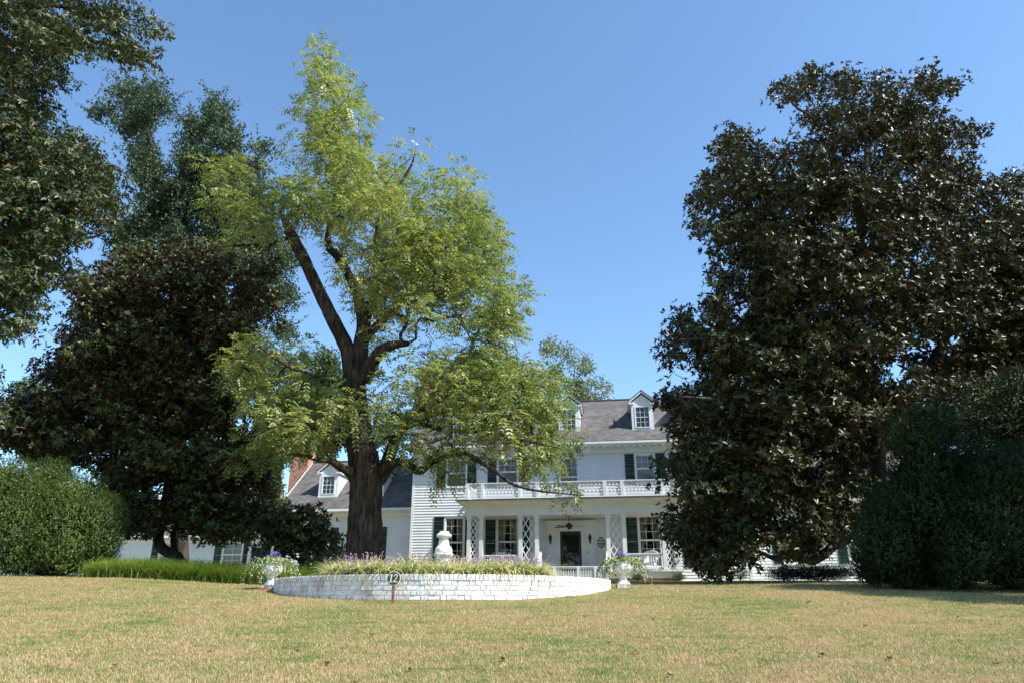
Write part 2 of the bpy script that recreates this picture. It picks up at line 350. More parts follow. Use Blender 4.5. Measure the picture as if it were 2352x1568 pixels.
def lawn_cols(N, L, vec, isl=None):
    n1 = node(N, 'ShaderNodeTexNoise', Scale=0.45, Detail=6.0, Roughness=0.65); L.new(vec, n1.inputs['Vector'])
    mp = node(N, 'ShaderNodeMapping'); mp.inputs['Scale'].default_value = (0.5, 1.6, 1); L.new(vec, mp.inputs[0])
    n2 = node(N, 'ShaderNodeTexNoise', Scale=3.0, Detail=6.0, Roughness=0.7); L.new(mp.outputs[0], n2.inputs['Vector'])
    a = node(N, 'ShaderNodeMath', operation='MULTIPLY_ADD'); L.new(n1.outputs[0], a.inputs[0]); a.inputs[1].default_value = 0.8
    k = node(N, 'ShaderNodeMath', operation='MULTIPLY_ADD'); L.new(n2.outputs[0], k.inputs[0]); k.inputs[1].default_value = 0.9; k.inputs[2].default_value = -0.35
    n5 = node(N, 'ShaderNodeTexNoise', Scale=13.0, Detail=4.0, Roughness=0.6); L.new(mp.outputs[0], n5.inputs['Vector'])
    k5 = node(N, 'ShaderNodeMath', operation='MULTIPLY_ADD'); L.new(n5.outputs[0], k5.inputs[0]); k5.inputs[1].default_value = 0.8; L.new(k.outputs[0], k5.inputs[2])
    k6 = node(N, 'ShaderNodeMath', operation='SUBTRACT'); L.new(k5.outputs[0], k6.inputs[0]); k6.inputs[1].default_value = 0.4
    L.new(k6.outputs[0], a.inputs[2]); v = a.outputs[0]
    if isl is not None:
        q = node(N, 'ShaderNodeMath', operation='MULTIPLY_ADD'); L.new(isl, q.inputs[0]); q.inputs[1].default_value = 0.55
        q2 = node(N, 'ShaderNodeMath', operation='ADD'); L.new(v, q2.inputs[0]); q2.inputs[1].default_value = -0.27
        L.new(q2.outputs[0], q.inputs[2]); v = q.outputs[0]
    return v
def lawn_mat():
    m, N, L, b = mat('dry_mown_lawn')
    tc = N.new('ShaderNodeTexCoord'); v = lawn_cols(N, L, tc.outputs['Object'])
    rp = rampn(N, [(0.28, (0.10, 0.135, 0.035)), (0.43, (0.19, 0.185, 0.068)), (0.55, (0.27, 0.205, 0.10)), (0.72, (0.29, 0.175, 0.10))]); L.new(v, rp.inputs[0])
    n3 = node(N, 'ShaderNodeTexNoise', Scale=45.0, Detail=4.0, Roughness=0.7); L.new(tc.outputs['Object'], n3.inputs['Vector'])
    r3 = rampn(N, [(0.32, (0.35, 0.36, 0.3)), (0.6, (1.2, 1.17, 1.1))]); L.new(n3.outputs[0], r3.inputs[0])
    L.new(mixn(N, L, 1.0, rp.outputs[0], r3.outputs[0], 'MULTIPLY'), b.inputs['Base Color'])
    b.inputs['Roughness'].default_value = 0.95; b.inputs['Specular IOR Level'].default_value = 0.1
    bp = node(N, 'ShaderNodeBump', Strength=0.8, Distance=0.03); L.new(n3.outputs[0], bp.inputs['Height']); L.new(bp.outputs[0], b.inputs['Normal'])
    return m
def blade_mat():
    m, N, L, b = mat('lawn_blades')
    tc = N.new('ShaderNodeTexCoord'); ge = N.new('ShaderNodeNewGeometry'); v = lawn_cols(N, L, tc.outputs['Object'], ge.outputs['Random Per Island'])
    rp = rampn(N, [(0.28, (0.14, 0.22, 0.05)), (0.42, (0.32, 0.335, 0.12)), (0.54, (0.51, 0.435, 0.235)), (0.74, (0.57, 0.40, 0.255))]); L.new(v, rp.inputs[0])
    L.new(rp.outputs[0], b.inputs['Base Color']); b.inputs['Roughness'].default_value = 0.6; b.inputs['Specular IOR Level'].default_value = 0.3
    tr = N.new('ShaderNodeBsdfTranslucent'); L.new(rp.outputs[0], tr.inputs[0]); ms = N.new('ShaderNodeMixShader'); ms.inputs[0].default_value = 0.3
    L.new(b.outputs[0], ms.inputs[1]); L.new(tr.outputs[0], ms.inputs[2]); L.new(ms.outputs[0], N['Material Output'].inputs[0])
    return m
M['lawn'] = lawn_mat(); M['blade'] = blade_mat()

# ---------------------------------------------------------------- ground
xs = np.concatenate([np.linspace(-300, -40, 14)[:-1], np.linspace(-40, 40, 161), np.linspace(40, 300, 14)[1:]])
ys = np.concatenate([np.linspace(-60, -4, 9)[:-1], np.linspace(-4, 50, 163), np.linspace(50, 600, 24)[1:]])
XX, YY = np.meshgrid(xs, ys); ZZ = ground(XX, YY)
V = np.stack([XX.ravel(), YY.ravel(), ZZ.ravel()], 1); nx = len(xs); ny = len(ys)
ii, jj = np.meshgrid(np.arange(nx - 1), np.arange(ny - 1)); b0 = (jj * nx + ii).ravel()
F = np.stack([b0, b0 + 1, b0 + nx + 1, b0 + nx], 1)
tag(np_mesh('ground', V, F, M['lawn'], smooth=True), kind='structure', label='dry mown lawn rising towards the white house')

PC = np.array((-1.44, 16.3)); PR = 3.55; PTOP = 2.15       # planter
def blades(name, XY, hmin, hmax, wid, m, lean=0.6, zf=None, segs=1, label=None, cat=None, curl=0.0):
    n = len(XY); z = (ground(XY[:, 0], XY[:, 1]) if zf is None else zf(XY[:, 0], XY[:, 1]))
    P = np.column_stack([XY, z - 0.01]); a = rng.uniform(0, 2 * np.pi, n); h = rng.uniform(hmin, hmax, n)[:, None]
    side = np.column_stack([np.cos(a), np.sin(a), np.zeros(n)])
    b = rng.uniform(0, 2 * np.pi, n); ln = rng.uniform(0.1, 1, n)[:, None] * lean
    out = np.column_stack([np.cos(b), np.sin(b), np.zeros(n)])
    if segs == 1:
        up = nrm(np.array((0, 0, 1.0)) + out * ln)
        V = np.stack([P - side * wid / 2, P + side * wid / 2, P + up * h], 1).reshape(-1, 3)
        F = np.arange(3 * n).reshape(n, 3)
        return np_mesh(name, V, F, m)
    rows = []
    side = np.cross(out, (0, 0, 1.0))
    for k in range(segs + 1):
        t = k / segs
        c = P + out * h * ln * (t ** 1.5) + np.array((0, 0, 1.0)) * h * (t - curl * t * t)
        w = wid * (1 - 0.75 * t ** 1.5) / 2
        rows.append(c - side * w); rows.append(c + side * w)
    V = np.stack(rows, 1); m2 = 2 * (segs + 1); base = (np.arange(n) * m2)[:, None]
    fs = [base + np.array([2 * k, 2 * k + 1, 2 * k + 3, 2 * k + 2]) for k in range(segs)]
    F = np.stack(fs, 1).reshape(-1, 4)
    return np_mesh(name, V.reshape(-1, 3), F, m)
# mown grass: dense close to the camera, thinning away
n = 420000
yy = 1 / rng.uniform(1 / 26.0, 1 / 6.2, n); xx = rng.uniform(-0.86, 0.86, n) * (yy + 1.5)
keep = (np.hypot(xx - PC[0], yy - PC[1]) > PR + 0.04)
XY = np.column_stack([xx, yy])[keep]
o = blades('grass', XY, 0.025, 0.065, 0.009, M['blade'], 1.6)
tag(o, 'short dry mown grass covering the lawn', 'grass', kind='stuff')

# ---------------------------------------------------------------- leaf makers
def leaves_arr(P, D, N, Ln, Wd, fold=0.12):
    S = np.cross(D, N); Ln = np.asarray(Ln)[..., None] if np.ndim(Ln) else Ln; Wd = np.asarray(Wd)[..., None] if np.ndim(Wd) else Wd
    fold = fold * 1.6; mid = P + D * Ln * 0.48
    V = np.stack([P, mid + S * Wd / 2 + N * Wd * fold, P + D * Ln, mid - S * Wd / 2 + N * Wd * fold], -2).reshape(-1, 3)
    k = len(V) // 4; b = np.arange(k)[:, None] * 4
    F = np.stack([b + np.array([0, 1, 2]), b + np.array([0, 2, 3])], 1).reshape(-1, 3)
    return V, F
def perp(A):
    r = rdir(len(A)); return nrm(r - A * np.sum(r * A, 1, keepdims=True))
def rosettes(C, A, nl, Ln, Wd, spread=0.9, rise=0.45, droop=0.0):
    """nl leaves round each centre C with axis A"""
    n = len(C); U = perp(A); Vv = np.cross(A, U)
    C2 = np.repeat(C, nl, 0); A2 = np.repeat(A, nl, 0)
    ang = (np.tile(np.arange(nl), n) + rng.uniform(0, 1, n * nl)) * 2.4
    rad = np.repeat(U, nl, 0) * np.cos(ang)[:, None] + np.repeat(Vv, nl, 0) * np.sin(ang)[:, None]
    r = rng.uniform(0.3, 1.3, (n * nl, 1))
    D = nrm(rad * spread + A2 * rise * r + np.array((0, 0, -droop)) + rdir(n * nl) * 0.22)
    Nn = A2 + rdir(n * nl) * 0.25; Nn = nrm(Nn - D * np.sum(Nn * D, 1, keepdims=True))
    L_ = Ln * rng.uniform(0.65, 1.2, n * nl)
    return leaves_arr(C2 + rad * Ln * 0.05, D, Nn, L_, Wd * L_ / Ln)
def compounds(C, Dv, pairs, L_, ll, lw):
    """drooping pinnate leaves"""
    n = len(C); up = np.array((0, 0, 1.0))
    S = nrm(np.cross(Dv, up) + rdir(n) * 0.25); S = nrm(S - Dv * np.sum(S * Dv, 1, keepdims=True)); Nn = np.cross(S, Dv)
    LL = L_ * rng.uniform(0.7, 1.2, (n, 1)); out = []
    for k in range(pairs):
        t = 0.18 + 0.8 * k / (pairs - 1)
        p = C + Dv * LL * t - up * LL * 0.35 * t * t
        dt = nrm(Dv - up * 0.7 * t)
        for sg in (-1, 1):
            d = nrm(S * sg * 0.8 + dt * 0.45 - up * 0.25 + rdir(n) * 0.22)
            nn = Nn + rdir(n) * 0.3; nn = nrm(nn - d * np.sum(nn * d, 1, keepdims=True))
            pr = (1 - 0.35 * abs(t - 0.5) * 2)
            l = ll * pr * rng.uniform(0.75, 1.2, n)
            out.append(leaves_arr(p, d, nn, l, l * lw / ll, 0.1)[0])
    V = np.concatenate(out); b = np.arange(len(V) // 4)[:, None] * 4
    return V, np.stack([b + np.array([0, 1, 2]), b + np.array([0, 2, 3])], 1).reshape(-1, 3)

def crown_points(circles, y0, thick, nclump, jit=1.0, shrink=0, sup=3.2, tight=0.55, mix=0.55):
    """circles (u, v, r[, density]) of the crown outline -> clump centres gathered in boughs through the crown's depth"""
    cs = [c if len(c) == 4 else (*c, 1.0) for c in circles]
    us = np.array([c[0] for c in cs]); lo = (us - np.array([c[2] for c in cs])).min(); hi = (us + np.array([c[2] for c in cs])).max()
    boughs = []; wts = []
    for (u, v, r, d) in cs:
        r = max(r - shrink, r * 0.4)
        n_ = max(2, int(round(sup * (0.6 + r / 60))))
        for k in range(n_):
            rho = math.sqrt(random.random()) * 0.75; a = random.uniform(0, 2 * math.pi)
            uu = u + r * rho * math.cos(a); vv = v + r * rho * math.sin(a)
            e = 1 - ((uu - (lo + hi) / 2) / ((hi - lo) / 2)) ** 2
            T = thick * math.sqrt(max(0.08, e)) * (1 - 0.3 * rho)
            dy = -1 + 2 * (k + random.random()) / n_; dy = math.copysign(abs(dy) ** 0.8, dy) * T * jit
            br = max(r * tight * random.uniform(.75, 1.2), 7); lim = r * 1.0
            boughs.append((u, v, uu, vv, y0 + dy, br, lim)); wts.append(br ** 2 * d)
    wts = np.array(wts); wts /= wts.sum(); out = []
    cw = np.array([max(c[2] - shrink, c[2] * .4) ** 2 * c[3] for c in cs]); cw /= cw.sum()
    for i in rng.choice(len(cs), int(nclump * mix), p=cw):
        u, v, r, d = cs[i]; r = max(r - shrink, r * 0.4); rho = math.sqrt(random.random()) * 0.95; a = random.uniform(0, 2 * math.pi)
        uu = u + r * rho * math.cos(a); vv = v + r * rho * math.sin(a); e = 1 - ((uu - (lo + hi) / 2) / ((hi - lo) / 2)) ** 2
        dy = random.uniform(-1, 1); out.append(W(uu, vv, y0 + math.copysign(abs(dy) ** 0.7, dy) * thick * math.sqrt(max(0.08, e)) * (1 - 0.3 * rho)))
    for i in rng.choice(len(boughs), nclump - len(out), p=wts):
        u, v, uu, vv, yy, br, lim = boughs[i]
        for t_ in range(6):
            q = np.random.default_rng(random.randrange(1 << 30)).normal(size=3); q = q / np.linalg.norm(q) * random.random() ** 0.45
            a, b_ = uu + q[0] * br, vv + q[2] * br * 0.72
            if math.hypot(a - u, b_ - v) < lim: break
        out.append(W(a, b_, yy + q[1] * br / pxm(vv, yy)))
    return np.array(out)
def limb(pts, y0, n=4):
    """pts (u, v, width px[, dy]) -> smooth 3D points and radii"""
    P = []; Rr = []
    for q in pts:
        y = y0 + (q[3] if len(q) > 3 else 0); P.append(W(q[0], q[1], y)); Rr.append(q[2] / 2 / pxm(q[1], y))
    P = np.array(P); Rr = np.array(Rr); o = []; r = []
    for i in range(len(P) - 1):
        p0 = P[max(i - 1, 0)]; p1 = P[i]; p2 = P[i + 1]; p3 = P[min(i + 2, len(P) - 1)]
        for k in range(n):
            t = k / n
            o.append(0.5 * ((2 * p1) + (-p0 + p2) * t + (2 * p0 - 5 * p1 + 4 * p2 - p3) * t * t + (-p0 + 3 * p1 - 3 * p2 + p3) * t ** 3))
            r.append(Rr[i] * (1 - t) + Rr[i + 1] * t)
    o.append(P[-1]); r.append(Rr[-1])
    return np.array(o), np.array(r)
def build_tree(name, loc, limbs, C, barkm, tw=0.012, sides=10, twig_max=0.09, trunk_name='trunk', **kw):
    """limbs: list of (points, radii); C clump centres joined to the limbs by branching twigs. returns root"""
    root = empty(name, loc, **kw)
    mb = MB(off=loc)
    for P, r in limbs: mb.tube(P, r, sides if r.max() > 0.12 else 7, wob=0.06)
    nodes = [np.concatenate([P for P, r in limbs])]; nodes = nodes[0]
    n0 = len(nodes); rad0 = np.concatenate([r for P, r in limbs])
    d = np.linalg.norm(C[:, None, :] - nodes[None], axis=2).min(1) if len(C) else np.array([])
    order = np.argsort(d)
    allp = np.zeros((n0 + len(C), 3)); allp[:n0] = nodes; cnt = n0; par = {}; load = np.zeros(n0 + len(C))
    for i in order:
        q = allp[:cnt] - C[i]; dd = np.linalg.norm(q, axis=1) * (1 + 0.12 * (q[:, 2] > 0.3)); j = int(dd.argmin())
        allp[cnt] = C[i]; par[cnt] = j; cnt += 1
    for i in range(cnt - 1, n0 - 1, -1):
        load[i] += 1; load[par[i]] += load[i]
    for i in range(n0, cnt):
        j = par[i]; a = allp[j]; b = allp[i]; L_ = np.linalg.norm(b - a)
        r1 = tw * (load[i] ** 0.5); r0 = tw * ((load[i] + 1) ** 0.5) * 1.2
        if j < n0: r0 = min(r0, rad0[j] * 0.8); r1 = min(r1, r0)
        r0 = min(r0, twig_max); r1 = min(r1, twig_max)
        m1 = a * 0.6 + b * 0.4 + rng.normal(size=3) * 0.09 * L_ + np.array((0, 0, -0.04 * L_)); m2 = a * 0.25 + b * 0.75 + rng.normal(size=3) * 0.06 * L_
        mb.tube([a, m1, m2, b], [r0, r0 * 0.7 + r1 * 0.3, r0 * 0.3 + r1 * 0.7, r1 * 0.8], 5 if r0 > 0.03 else 3, cap=False)
    mb.build(trunk_name, barkm, root, smooth=True)
    return root
def add_crown(root, V, F, m, name='crown'):
    return np_mesh(name, V - np.array(root.location), F, m, root)

def clump_leaf_pts(C, per, rad, flat=0.6):
    n = len(C) * per; d = rdir(n); r = rng.uniform(0.15, 1, (n, 1)) ** 0.6
    rr = np.repeat(rng.uniform(0.6, 1.25, (len(C), 1)), per, 0) * rad
    off = d * r * rr; off[:, 2] *= flat
    return np.repeat(C, per, 0) + off, nrm(off)

# ---------------------------------------------------------------- walnut tree in the planter
YT = 20.5
tb = W(838, 1300, YT); tb = (float(tb[0]), YT, G(tb[0], YT) - 0.05)
walnut_limbs = [
 [(838, 1345, 106), (838, 1290, 92), (838, 1240, 82), (839, 1170, 75), (840, 1110, 72), (836, 1060, 70), (826, 1010, 62), (820, 960, 54), (815, 900, 50), (813, 855, 48)],
 [(813, 870, 46), (797, 800, 34), (765, 735, 31), (735, 675, 28), (700, 600, 27), (672, 545, 26), (660, 520, 19), (651, 500, 11)],
 [(818, 870, 40), (828, 800, 36), (835, 740, 32, .3), (822, 680, 24, .5), (800, 630, 20, .5), (775, 588, 20, .3), (757, 572, 17), (753, 545, 14), (761, 500, 12), (773, 432, 10), (775, 371, 8), (770, 300, 7), (768, 240, 6), (747, 180, 4), (741, 125, 2)],
 [(835, 760, 26, .3), (850, 700, 20, .6), (862, 653, 17, .8), (864, 597, 15, .8), (870, 520, 13, .8), (894, 456, 12, .6), (919, 424, 9, .5), (947, 375, 5, .4), (955, 340, 2, .3)],
 [(835, 872, 38), (861, 822, 29, -.4), (887, 798, 25, -.7), (915, 790, 18, -.9), (938, 789, 12, -1.0)],
 [(842, 775, 22, .2), (868, 745, 18, .6), (897, 720, 15, .9), (923, 694, 12, 1.2), (965, 640, 9, 1.5), (1000, 560, 7, 1.6), (1045, 480, 5, 1.5), (1065, 410, 2, 1.4)],
 [(852, 1110, 44), (880, 1085, 34, .2), (898, 1034, 28, .5), (912, 1001, 22, .8), (945, 955, 15, 1.1), (1000, 900, 10, 1.4), (1060, 850, 8, 1.5), (1103, 752, 5, 1.5), (1150, 700, 2, 1.5)],
 [(868, 1085, 30), (912, 1060, 20, -.3), (938, 1069, 19, -.6), (964, 1080, 18, -.9), (989, 1064, 15, -1.1), (1020, 1048, 12, -1.3), (1048, 1045, 9, -1.4), (1070, 1040, 10, -1.5), (1103, 1060, 10, -1.8), (1139, 1082, 9, -2.0), (1172, 1108, 7, -2.2), (1213, 1122, 6, -2.3), (1268, 1130, 4, -2.4), (1341, 1137, 2, -2.5)],
 [(966, 1078, 12, -.9), (985, 1055, 8, -1.0), (1008, 1031, 6, -1.1), (1040, 1000, 3, -1.2)],
 [(822, 1110, 34), (806, 1086, 24, -.3), (781, 1071, 18, -.6), (760, 1058, 14, -.8), (722, 1053, 10, -1.1), (700, 1046, 8, -1.3), (634, 1042, 5, -1.6), (605, 1060, 5, -1.7), (576, 1071, 4, -1.8), (539, 1104, 1.5, -1.9)],
 [(672, 548, 12), (641, 552, 9, -.2), (608, 573, 8, -.4), (592, 563, 7, -.5), (540, 565, 5, -.7), (490, 567, 2, -.9)],
 [(812, 900, 20), (780, 880, 13, -.8), (720, 860, 9, -1.6), (660, 840, 6, -2.1), (600, 800, 3, -2.4)],
 [(880, 1010, 12, .8), (1000, 950, 11, 2.0), (1080, 930, 9, 2.6), (1180, 900, 6, 3.0), (1260, 870, 3, 3.2)],
 [(900, 950, 12, .9), (1010, 985, 10, -.5), (1100, 990, 8, -1.5), (1200, 1010, 5, -2.2), (1290, 1030, 2, -2.6)],
 [(790, 990, 14, -.5), (730, 985, 9, -1.5), (650, 975, 6, -2.2), (580, 1000, 3, -2.8)],
]
wc = [(742,135,34,1.6),(712,165,26,1.1),(750,175,40,1.2),(802,215,30,1.2),(770,215,50,1.1),(722,265,48,1.2),(688,280,32,1.2),(808,280,40,1.3),(765,290,54,1),(745,335,52,1),(800,345,54,1),
 (680,350,30),(672,385,26),(770,400,60),(840,400,60),(860,370,40),(950,365,44),(985,375,24),(905,420,55),(1000,430,44),(1055,420,46,1.4),(1080,470,46,1.3),
 (850,470,75),(770,480,65),(700,440,55),(640,440,45),(590,385,34,.8),(580,350,18),(530,400,50,.8),(485,385,30,.8),(560,450,55,.8),(500,470,45,.7),(620,500,55),(570,530,50,.6),(700,500,50,.8),
 (950,520,90),(1040,520,70),(1110,525,46,1.3),(1130,580,40,1.3),(900,600,85),(1000,610,90),(1090,590,60),(790,560,55,.8),(790,640,45,.7),(720,620,30,.6),
 (860,690,60),(950,690,75),(1050,680,75),(1130,670,60),(1185,690,40),(1205,670,16),(1150,740,55),(1180,780,40),(1100,790,50,.8),(1010,760,50,.4),
 (930,850,55,.7),(1030,870,75),(1120,870,75),(1200,850,55),(1245,880,45),(1245,940,55),(1170,930,80),(1070,940,75),(970,920,60),(900,880,50,.7),
 (1285,1010,40),(1210,1010,60),(1240,1045,45),(1312,1030,22),(1140,1000,60),(1050,1010,50),(1060,1070,26,.8),(1020,1050,36,.8),(1300,1125,34,1.2),(1335,1140,20),(1235,1125,24),(1180,1115,22),(1140,1140,18),(930,1000,55,.6),(980,1040,30,.6),(1000,1090,14),
 (600,800,44),(560,830,42),(570,870,50),(640,840,55),(700,880,60),(740,920,55),(620,920,65),(700,970,70),(610,985,60),(550,1020,28),(530,1060,18,.6),(640,1030,50),(780,950,45),(825,910,32),(845,950,22),
 (725,1000,40),(775,1010,34,.5),(760,1095,22,.4),(812,1080,12,.4),(600,1080,20,.5),(700,800,35,.4),(640,740,30,.3),(690,720,30,.25),(780,850,38,.6),(870,780,40,.5),(890,960,50,.5)]
C = crown_points(wc, YT, 3.6, 930, shrink=16, mix=.75)
root = build_tree('walnut_tree', tb, [limb(l, YT) for l in walnut_limbs], C, M['bark_walnut'], tw=0.007, sides=26, twig_max=0.06,
    label='tall light green walnut tree with a thick dark furrowed trunk and a broken limb', cat='tree')
P, O_ = clump_leaf_pts(C, 16, 0.5, 0.7)
D = nrm(O_ * 0.9 + rdir(len(P)) * 0.6 + np.array((0, 0, 0.05)))
V, F = compounds(P, D, 5, 0.40, 0.16, 0.062)
add_crown(root, V, F, M['walnut'])

# ---------------------------------------------------------------- evergreen magnolias
def magnolia(name, base_uv, y0, thick, circles, limbs, nclump, per, m, leaf=0.19, **kw):
    b = W(base_uv[0], base_uv[1], y0); b = (float(b[0]), y0, G(b[0], y0) - 0.05)
    C = crown_points(circles, y0, thick, nclump, shrink=12, mix=.65)
    C = C[C[:, 2] > ground(C[:, 0], C[:, 1]) + 0.35]
    root = build_tree(name, b, [limb(l, y0) for l in limbs], C, M['bark_mag'], tw=0.008, sides=14, twig_max=0.12, **kw)
    P, O_ = clump_leaf_pts(C, per, 0.62, 0.6)
    A = nrm(O_ * 0.9 + np.array((0, 0, 0.55)) + rdir(len(P)) * 0.45)
    V, F = rosettes(P, A, 7, leaf, leaf * 0.40, 0.9, 0.55)
    add_crown(root, V, F, m)
    return root
ec = [(1795,185,26),(1860,195,45),(1940,195,46),(2030,195,50),(2120,200,50),(2180,205,34),(1850,270,40,.6),(1768,270,16),(1805,285,26,.8),(1700,325,42),(1660,345,32),(1690,375,55),(1760,360,50),
 (1850,360,65),(1950,290,80),(2060,290,80),(2150,290,65),(2215,310,42),(2250,300,12),(1650,440,55),(1600,470,34),(1615,520,36),(1740,450,80),(1850,460,85),(1960,410,85),(2080,400,85),(2180,400,70),
 (1700,540,80),(1620,600,18,.4),(1800,570,90),(1920,540,90,.8),(2040,510,90),(2160,500,90),(2240,450,50),(1700,640,60),(1660,700,45),(1650,640,30),(1800,680,90,1.2),(1920,670,100),(2050,640,100),(2180,620,90),(2260,560,70),
 (1585,740,45),(1530,790,34),(1560,820,40),(1650,790,80),(1760,800,90,1.4),(1880,800,100,1.2),(2010,770,90),(2130,740,90),(2230,700,80),(1550,910,38),(1500,900,18),(1600,930,60),(1680,900,80,1.3),(1790,920,90,1.4),(1900,920,80),
 (1980,880,60),(1590,1000,56),(1680,1010,80,1.4),(1790,1020,80,1.4),(1880,1010,60),(1560,1070,36),(1640,1110,80,1.3),(1740,1120,80,1.4),(1830,1110,60),(1535,1110,22),(1500,1170,28),(1560,1180,36),(1630,1205,66,1.3),(1710,1210,60),
 (1600,1265,36),(1650,1280,24),(1770,1200,50,.7),(1760,1275,20,.7),(1860,1180,50,.5),(1920,1100,60,.6),(1950,1000,70,1),(1900,1170,60,.9),(1960,1090,60),(1850,1210,44,.8),(1960,1180,40,.8),(1800,1240,34,.9),(1700,1260,34),(1730,1290,18),(2060,930,60),(2100,870,60),(2000,960,50),(2180,900,60),(2080,1000,50),(2230,900,50),(1720,1285,30,2),(1545,1215,30,1.3),(1825,1275,26,1.6),(1610,1285,32,2),(1575,1245,38,1.5),(1650,1298,28,2),(1690,1262,38,1.5),(1845,1245,36,1.2),(1925,1235,40,1.2),(1900,1195,50,1.2),(1800,215,26,2),(1800,195,22,1.5)]
el = [[(2040,1350,70), (2020,1240,56), (2012,1140,50), (2008,1040,48), (2004,940,42), (1992,850,36), (1975,760,30,.4), (1960,680,26,.5), (1975,562,20,.6), (1985,470,14,.8), (1990,330,8,.8), (1985,230,3,.8)],
 [(1992,850,26), (1955,740,24,-.8), (1930,640,22,-1.2), (1915,586,20,-1.5), (1891,550,18,-1.7), (1862,522,15,-1.9), (1822,514,12,-2.1), (1782,514,9,-2.2), (1717,512,5,-2.4), (1640,490,2,-2.5)],
 [(1975,600,14,.3), (1947,546,12), (1919,510,10,-.3), (1911,430,9,-.5), (1915,352,9,-.6), (1911,316,8,-.7), (1883,296,7,-.8), (1862,268,6,-.9), (1830,248,5,-1), (1806,220,3,-1), (1786,200,1.5,-1)],
 [(1975,562,16,.6), (2012,441,13,.3), (2032,413,11,0), (2064,393,9,-.3), (2088,377,7,-.4), (2150,300,3,-.6)],
 [(2008,1060,30), (2100,900,24,.5), (2180,760,18,.8), (2230,600,12,1), (2240,470,5,1)],
 [(2012,1145,30), (1963,1172,24,-.6), (1875,1212,17,-1.5), (1822,1252,14,-2), (1787,1282,12,-2.4), (1730,1260,8,-2.8), (1660,1240,3,-3.2)],
 [(2014,1150,32), (1940,1212,24,-.4), (1910,1256,22,-.8), (1866,1287,20,-1.2), (1831,1274,14,-1.5), (1780,1230,9,-1.9), (1700,1180,5,-2.3)],
 [(2008,1060,22), (1960,1110,16,-.6), (1914,1142,13,-1.2), (1857,1133,12,-1.8), (1831,1093,9,-2.1), (1780,1050,4,-2.5)],
 [(2002,960,26), (1900,960,20,-1), (1790,940,15,-2), (1680,920,10,-3), (1560,910,4,-3.6)],
 [(1992,860,24), (1890,830,18,-1), (1780,800,13,-2), (1660,780,8,-2.6), (1560,780,3,-3)]]
magnolia('magnolia_tree', (2035, 1320), 23.0, 4.8, ec, el, 3600, 13, M['magnolia'], leaf=0.175,
    label='huge dark magnolia tree spreading in front of the right end of the house', cat='tree')
e2c = [(2335,420,40),(2290,440,36),(2330,500,60),(2330,600,80),(2290,680,80),(2350,750,90),(2300,800,80),(2230,820,60),(2380,880,90),(2150,860,50),(2420,500,90),(2430,650,100),(2430,800,100),(2270,880,50)]
e2l = [[(2500,1330,60), (2480,1150,50), (2460,950,42), (2440,780,30), (2420,600,18), (2400,450,6)], [(2460,950,26), (2380,860,18), (2300,780,10), (2240,720,4)], [(2440,780,18), (2370,650,12), (2330,520,6), (2320,430,3)]]
magnolia('magnolia_tree', (2500, 1320), 25.0, 3.6, e2c, e2l, 1200, 12, M['magnolia'],
    label='magnolia at the right edge of the view, partly hidden by the huge one', cat='tree')
cc = [(330,640,90),(450,620,85),(560,640,75),(600,700,50),(250,680,85),(190,650,45),(480,760,115,1.3),(330,780,115,1.3),(210,760,70),(180,840,75),(110,860,42,.8),(60,930,50,.8),(130,960,70,.6),(300,900,110,1.1),(450,900,115,1.4),(560,850,75,1.3),
 (610,950,50),(200,1000,85,.6),(60,1010,56,.7),(15,980,45),(330,1030,100,1.1),(470,1040,105,1.4),(570,1070,65,1.3),(608,1110,30),(260,1110,60),(330,1140,55),(450,1150,55,1.3),(540,1170,50,1.3),(400,570,40),(500,580,40),(590,1180,36),(310,1210,34),(400,1190,24,.5),(600,1020,60,1.2),
 (500,1110,70,1.3),(-60,960,70),(-60,1060,60),(300,1180,52,1.2),(360,1190,42),(430,1200,40),(490,1205,44,1.2),(545,1205,44,1.2),(590,1180,36,1.1),(60,1000,60,1.2),(110,1040,60,1.1),(150,920,60),(40,900,30,.6),(230,900,70,1.2),(250,800,60,1.2),(260,1165,40),(480,1220,32,1.2),(560,1212,32,1.2),(330,1205,34,1.2)]
cl = [[(425,1315,26), (407,1278,24), (372,1258,24), (364,1225,24), (385,1150,26), (398,1050,28), (402,950,26), (405,850,22), (400,740,16), (395,640,8), (395,580,3)],
 [(410,1290,14), (398,1225,12,.4), (430,1150,12,.8), (480,1050,10,1), (530,930,8,1), (560,800,5,1), (570,680,2,1)],
 [(398,1050,16), (320,980,12,-.8), (220,930,9,-1.2), (120,900,6,-1.5), (40,960,3,-1.5)],
 [(400,1000,14), (330,880,11,-1), (250,780,8,-1.4), (180,700,4,-1.5)],
 [(400,900,14), (470,800,11,-1), (540,730,7,-1.5), (590,690,3,-1.5)],
 [(390,1120,14), (470,1110,11,-.9), (560,1130,8,-1.4), (640,1140,3,-1.8)],
 [(395,1080,12), (300,1090,9,-.9), (220,1060,6,-1.5), (80,1030,3,-2)]]
magnolia('magnolia_tree', (425, 1312), 26.0, 3.6, cc, cl, 3300, 13, M['magnolia_left'], leaf=0.175,
    label='broad magnolia with rusty leaf undersides standing behind the left clipped bush', cat='tree')
sc_ = [(700,1190,34),(640,1210,36),(740,1210,30),(690,1230,44),(650,1250,38),(740,1245,34),(768,1235,10),(700,1270,34),(640,1190,30),(610,1240,20,.6)]
slb = [[(690,1330,12), (692,1290,9), (690,1250,7), (685,1210,4), (680,1185,2)], [(690,1290,7), (730,1260,5,-.3), (765,1235,2,-.4)], [(690,1290,7), (655,1255,5,-.3), (630,1215,2,-.3)]]
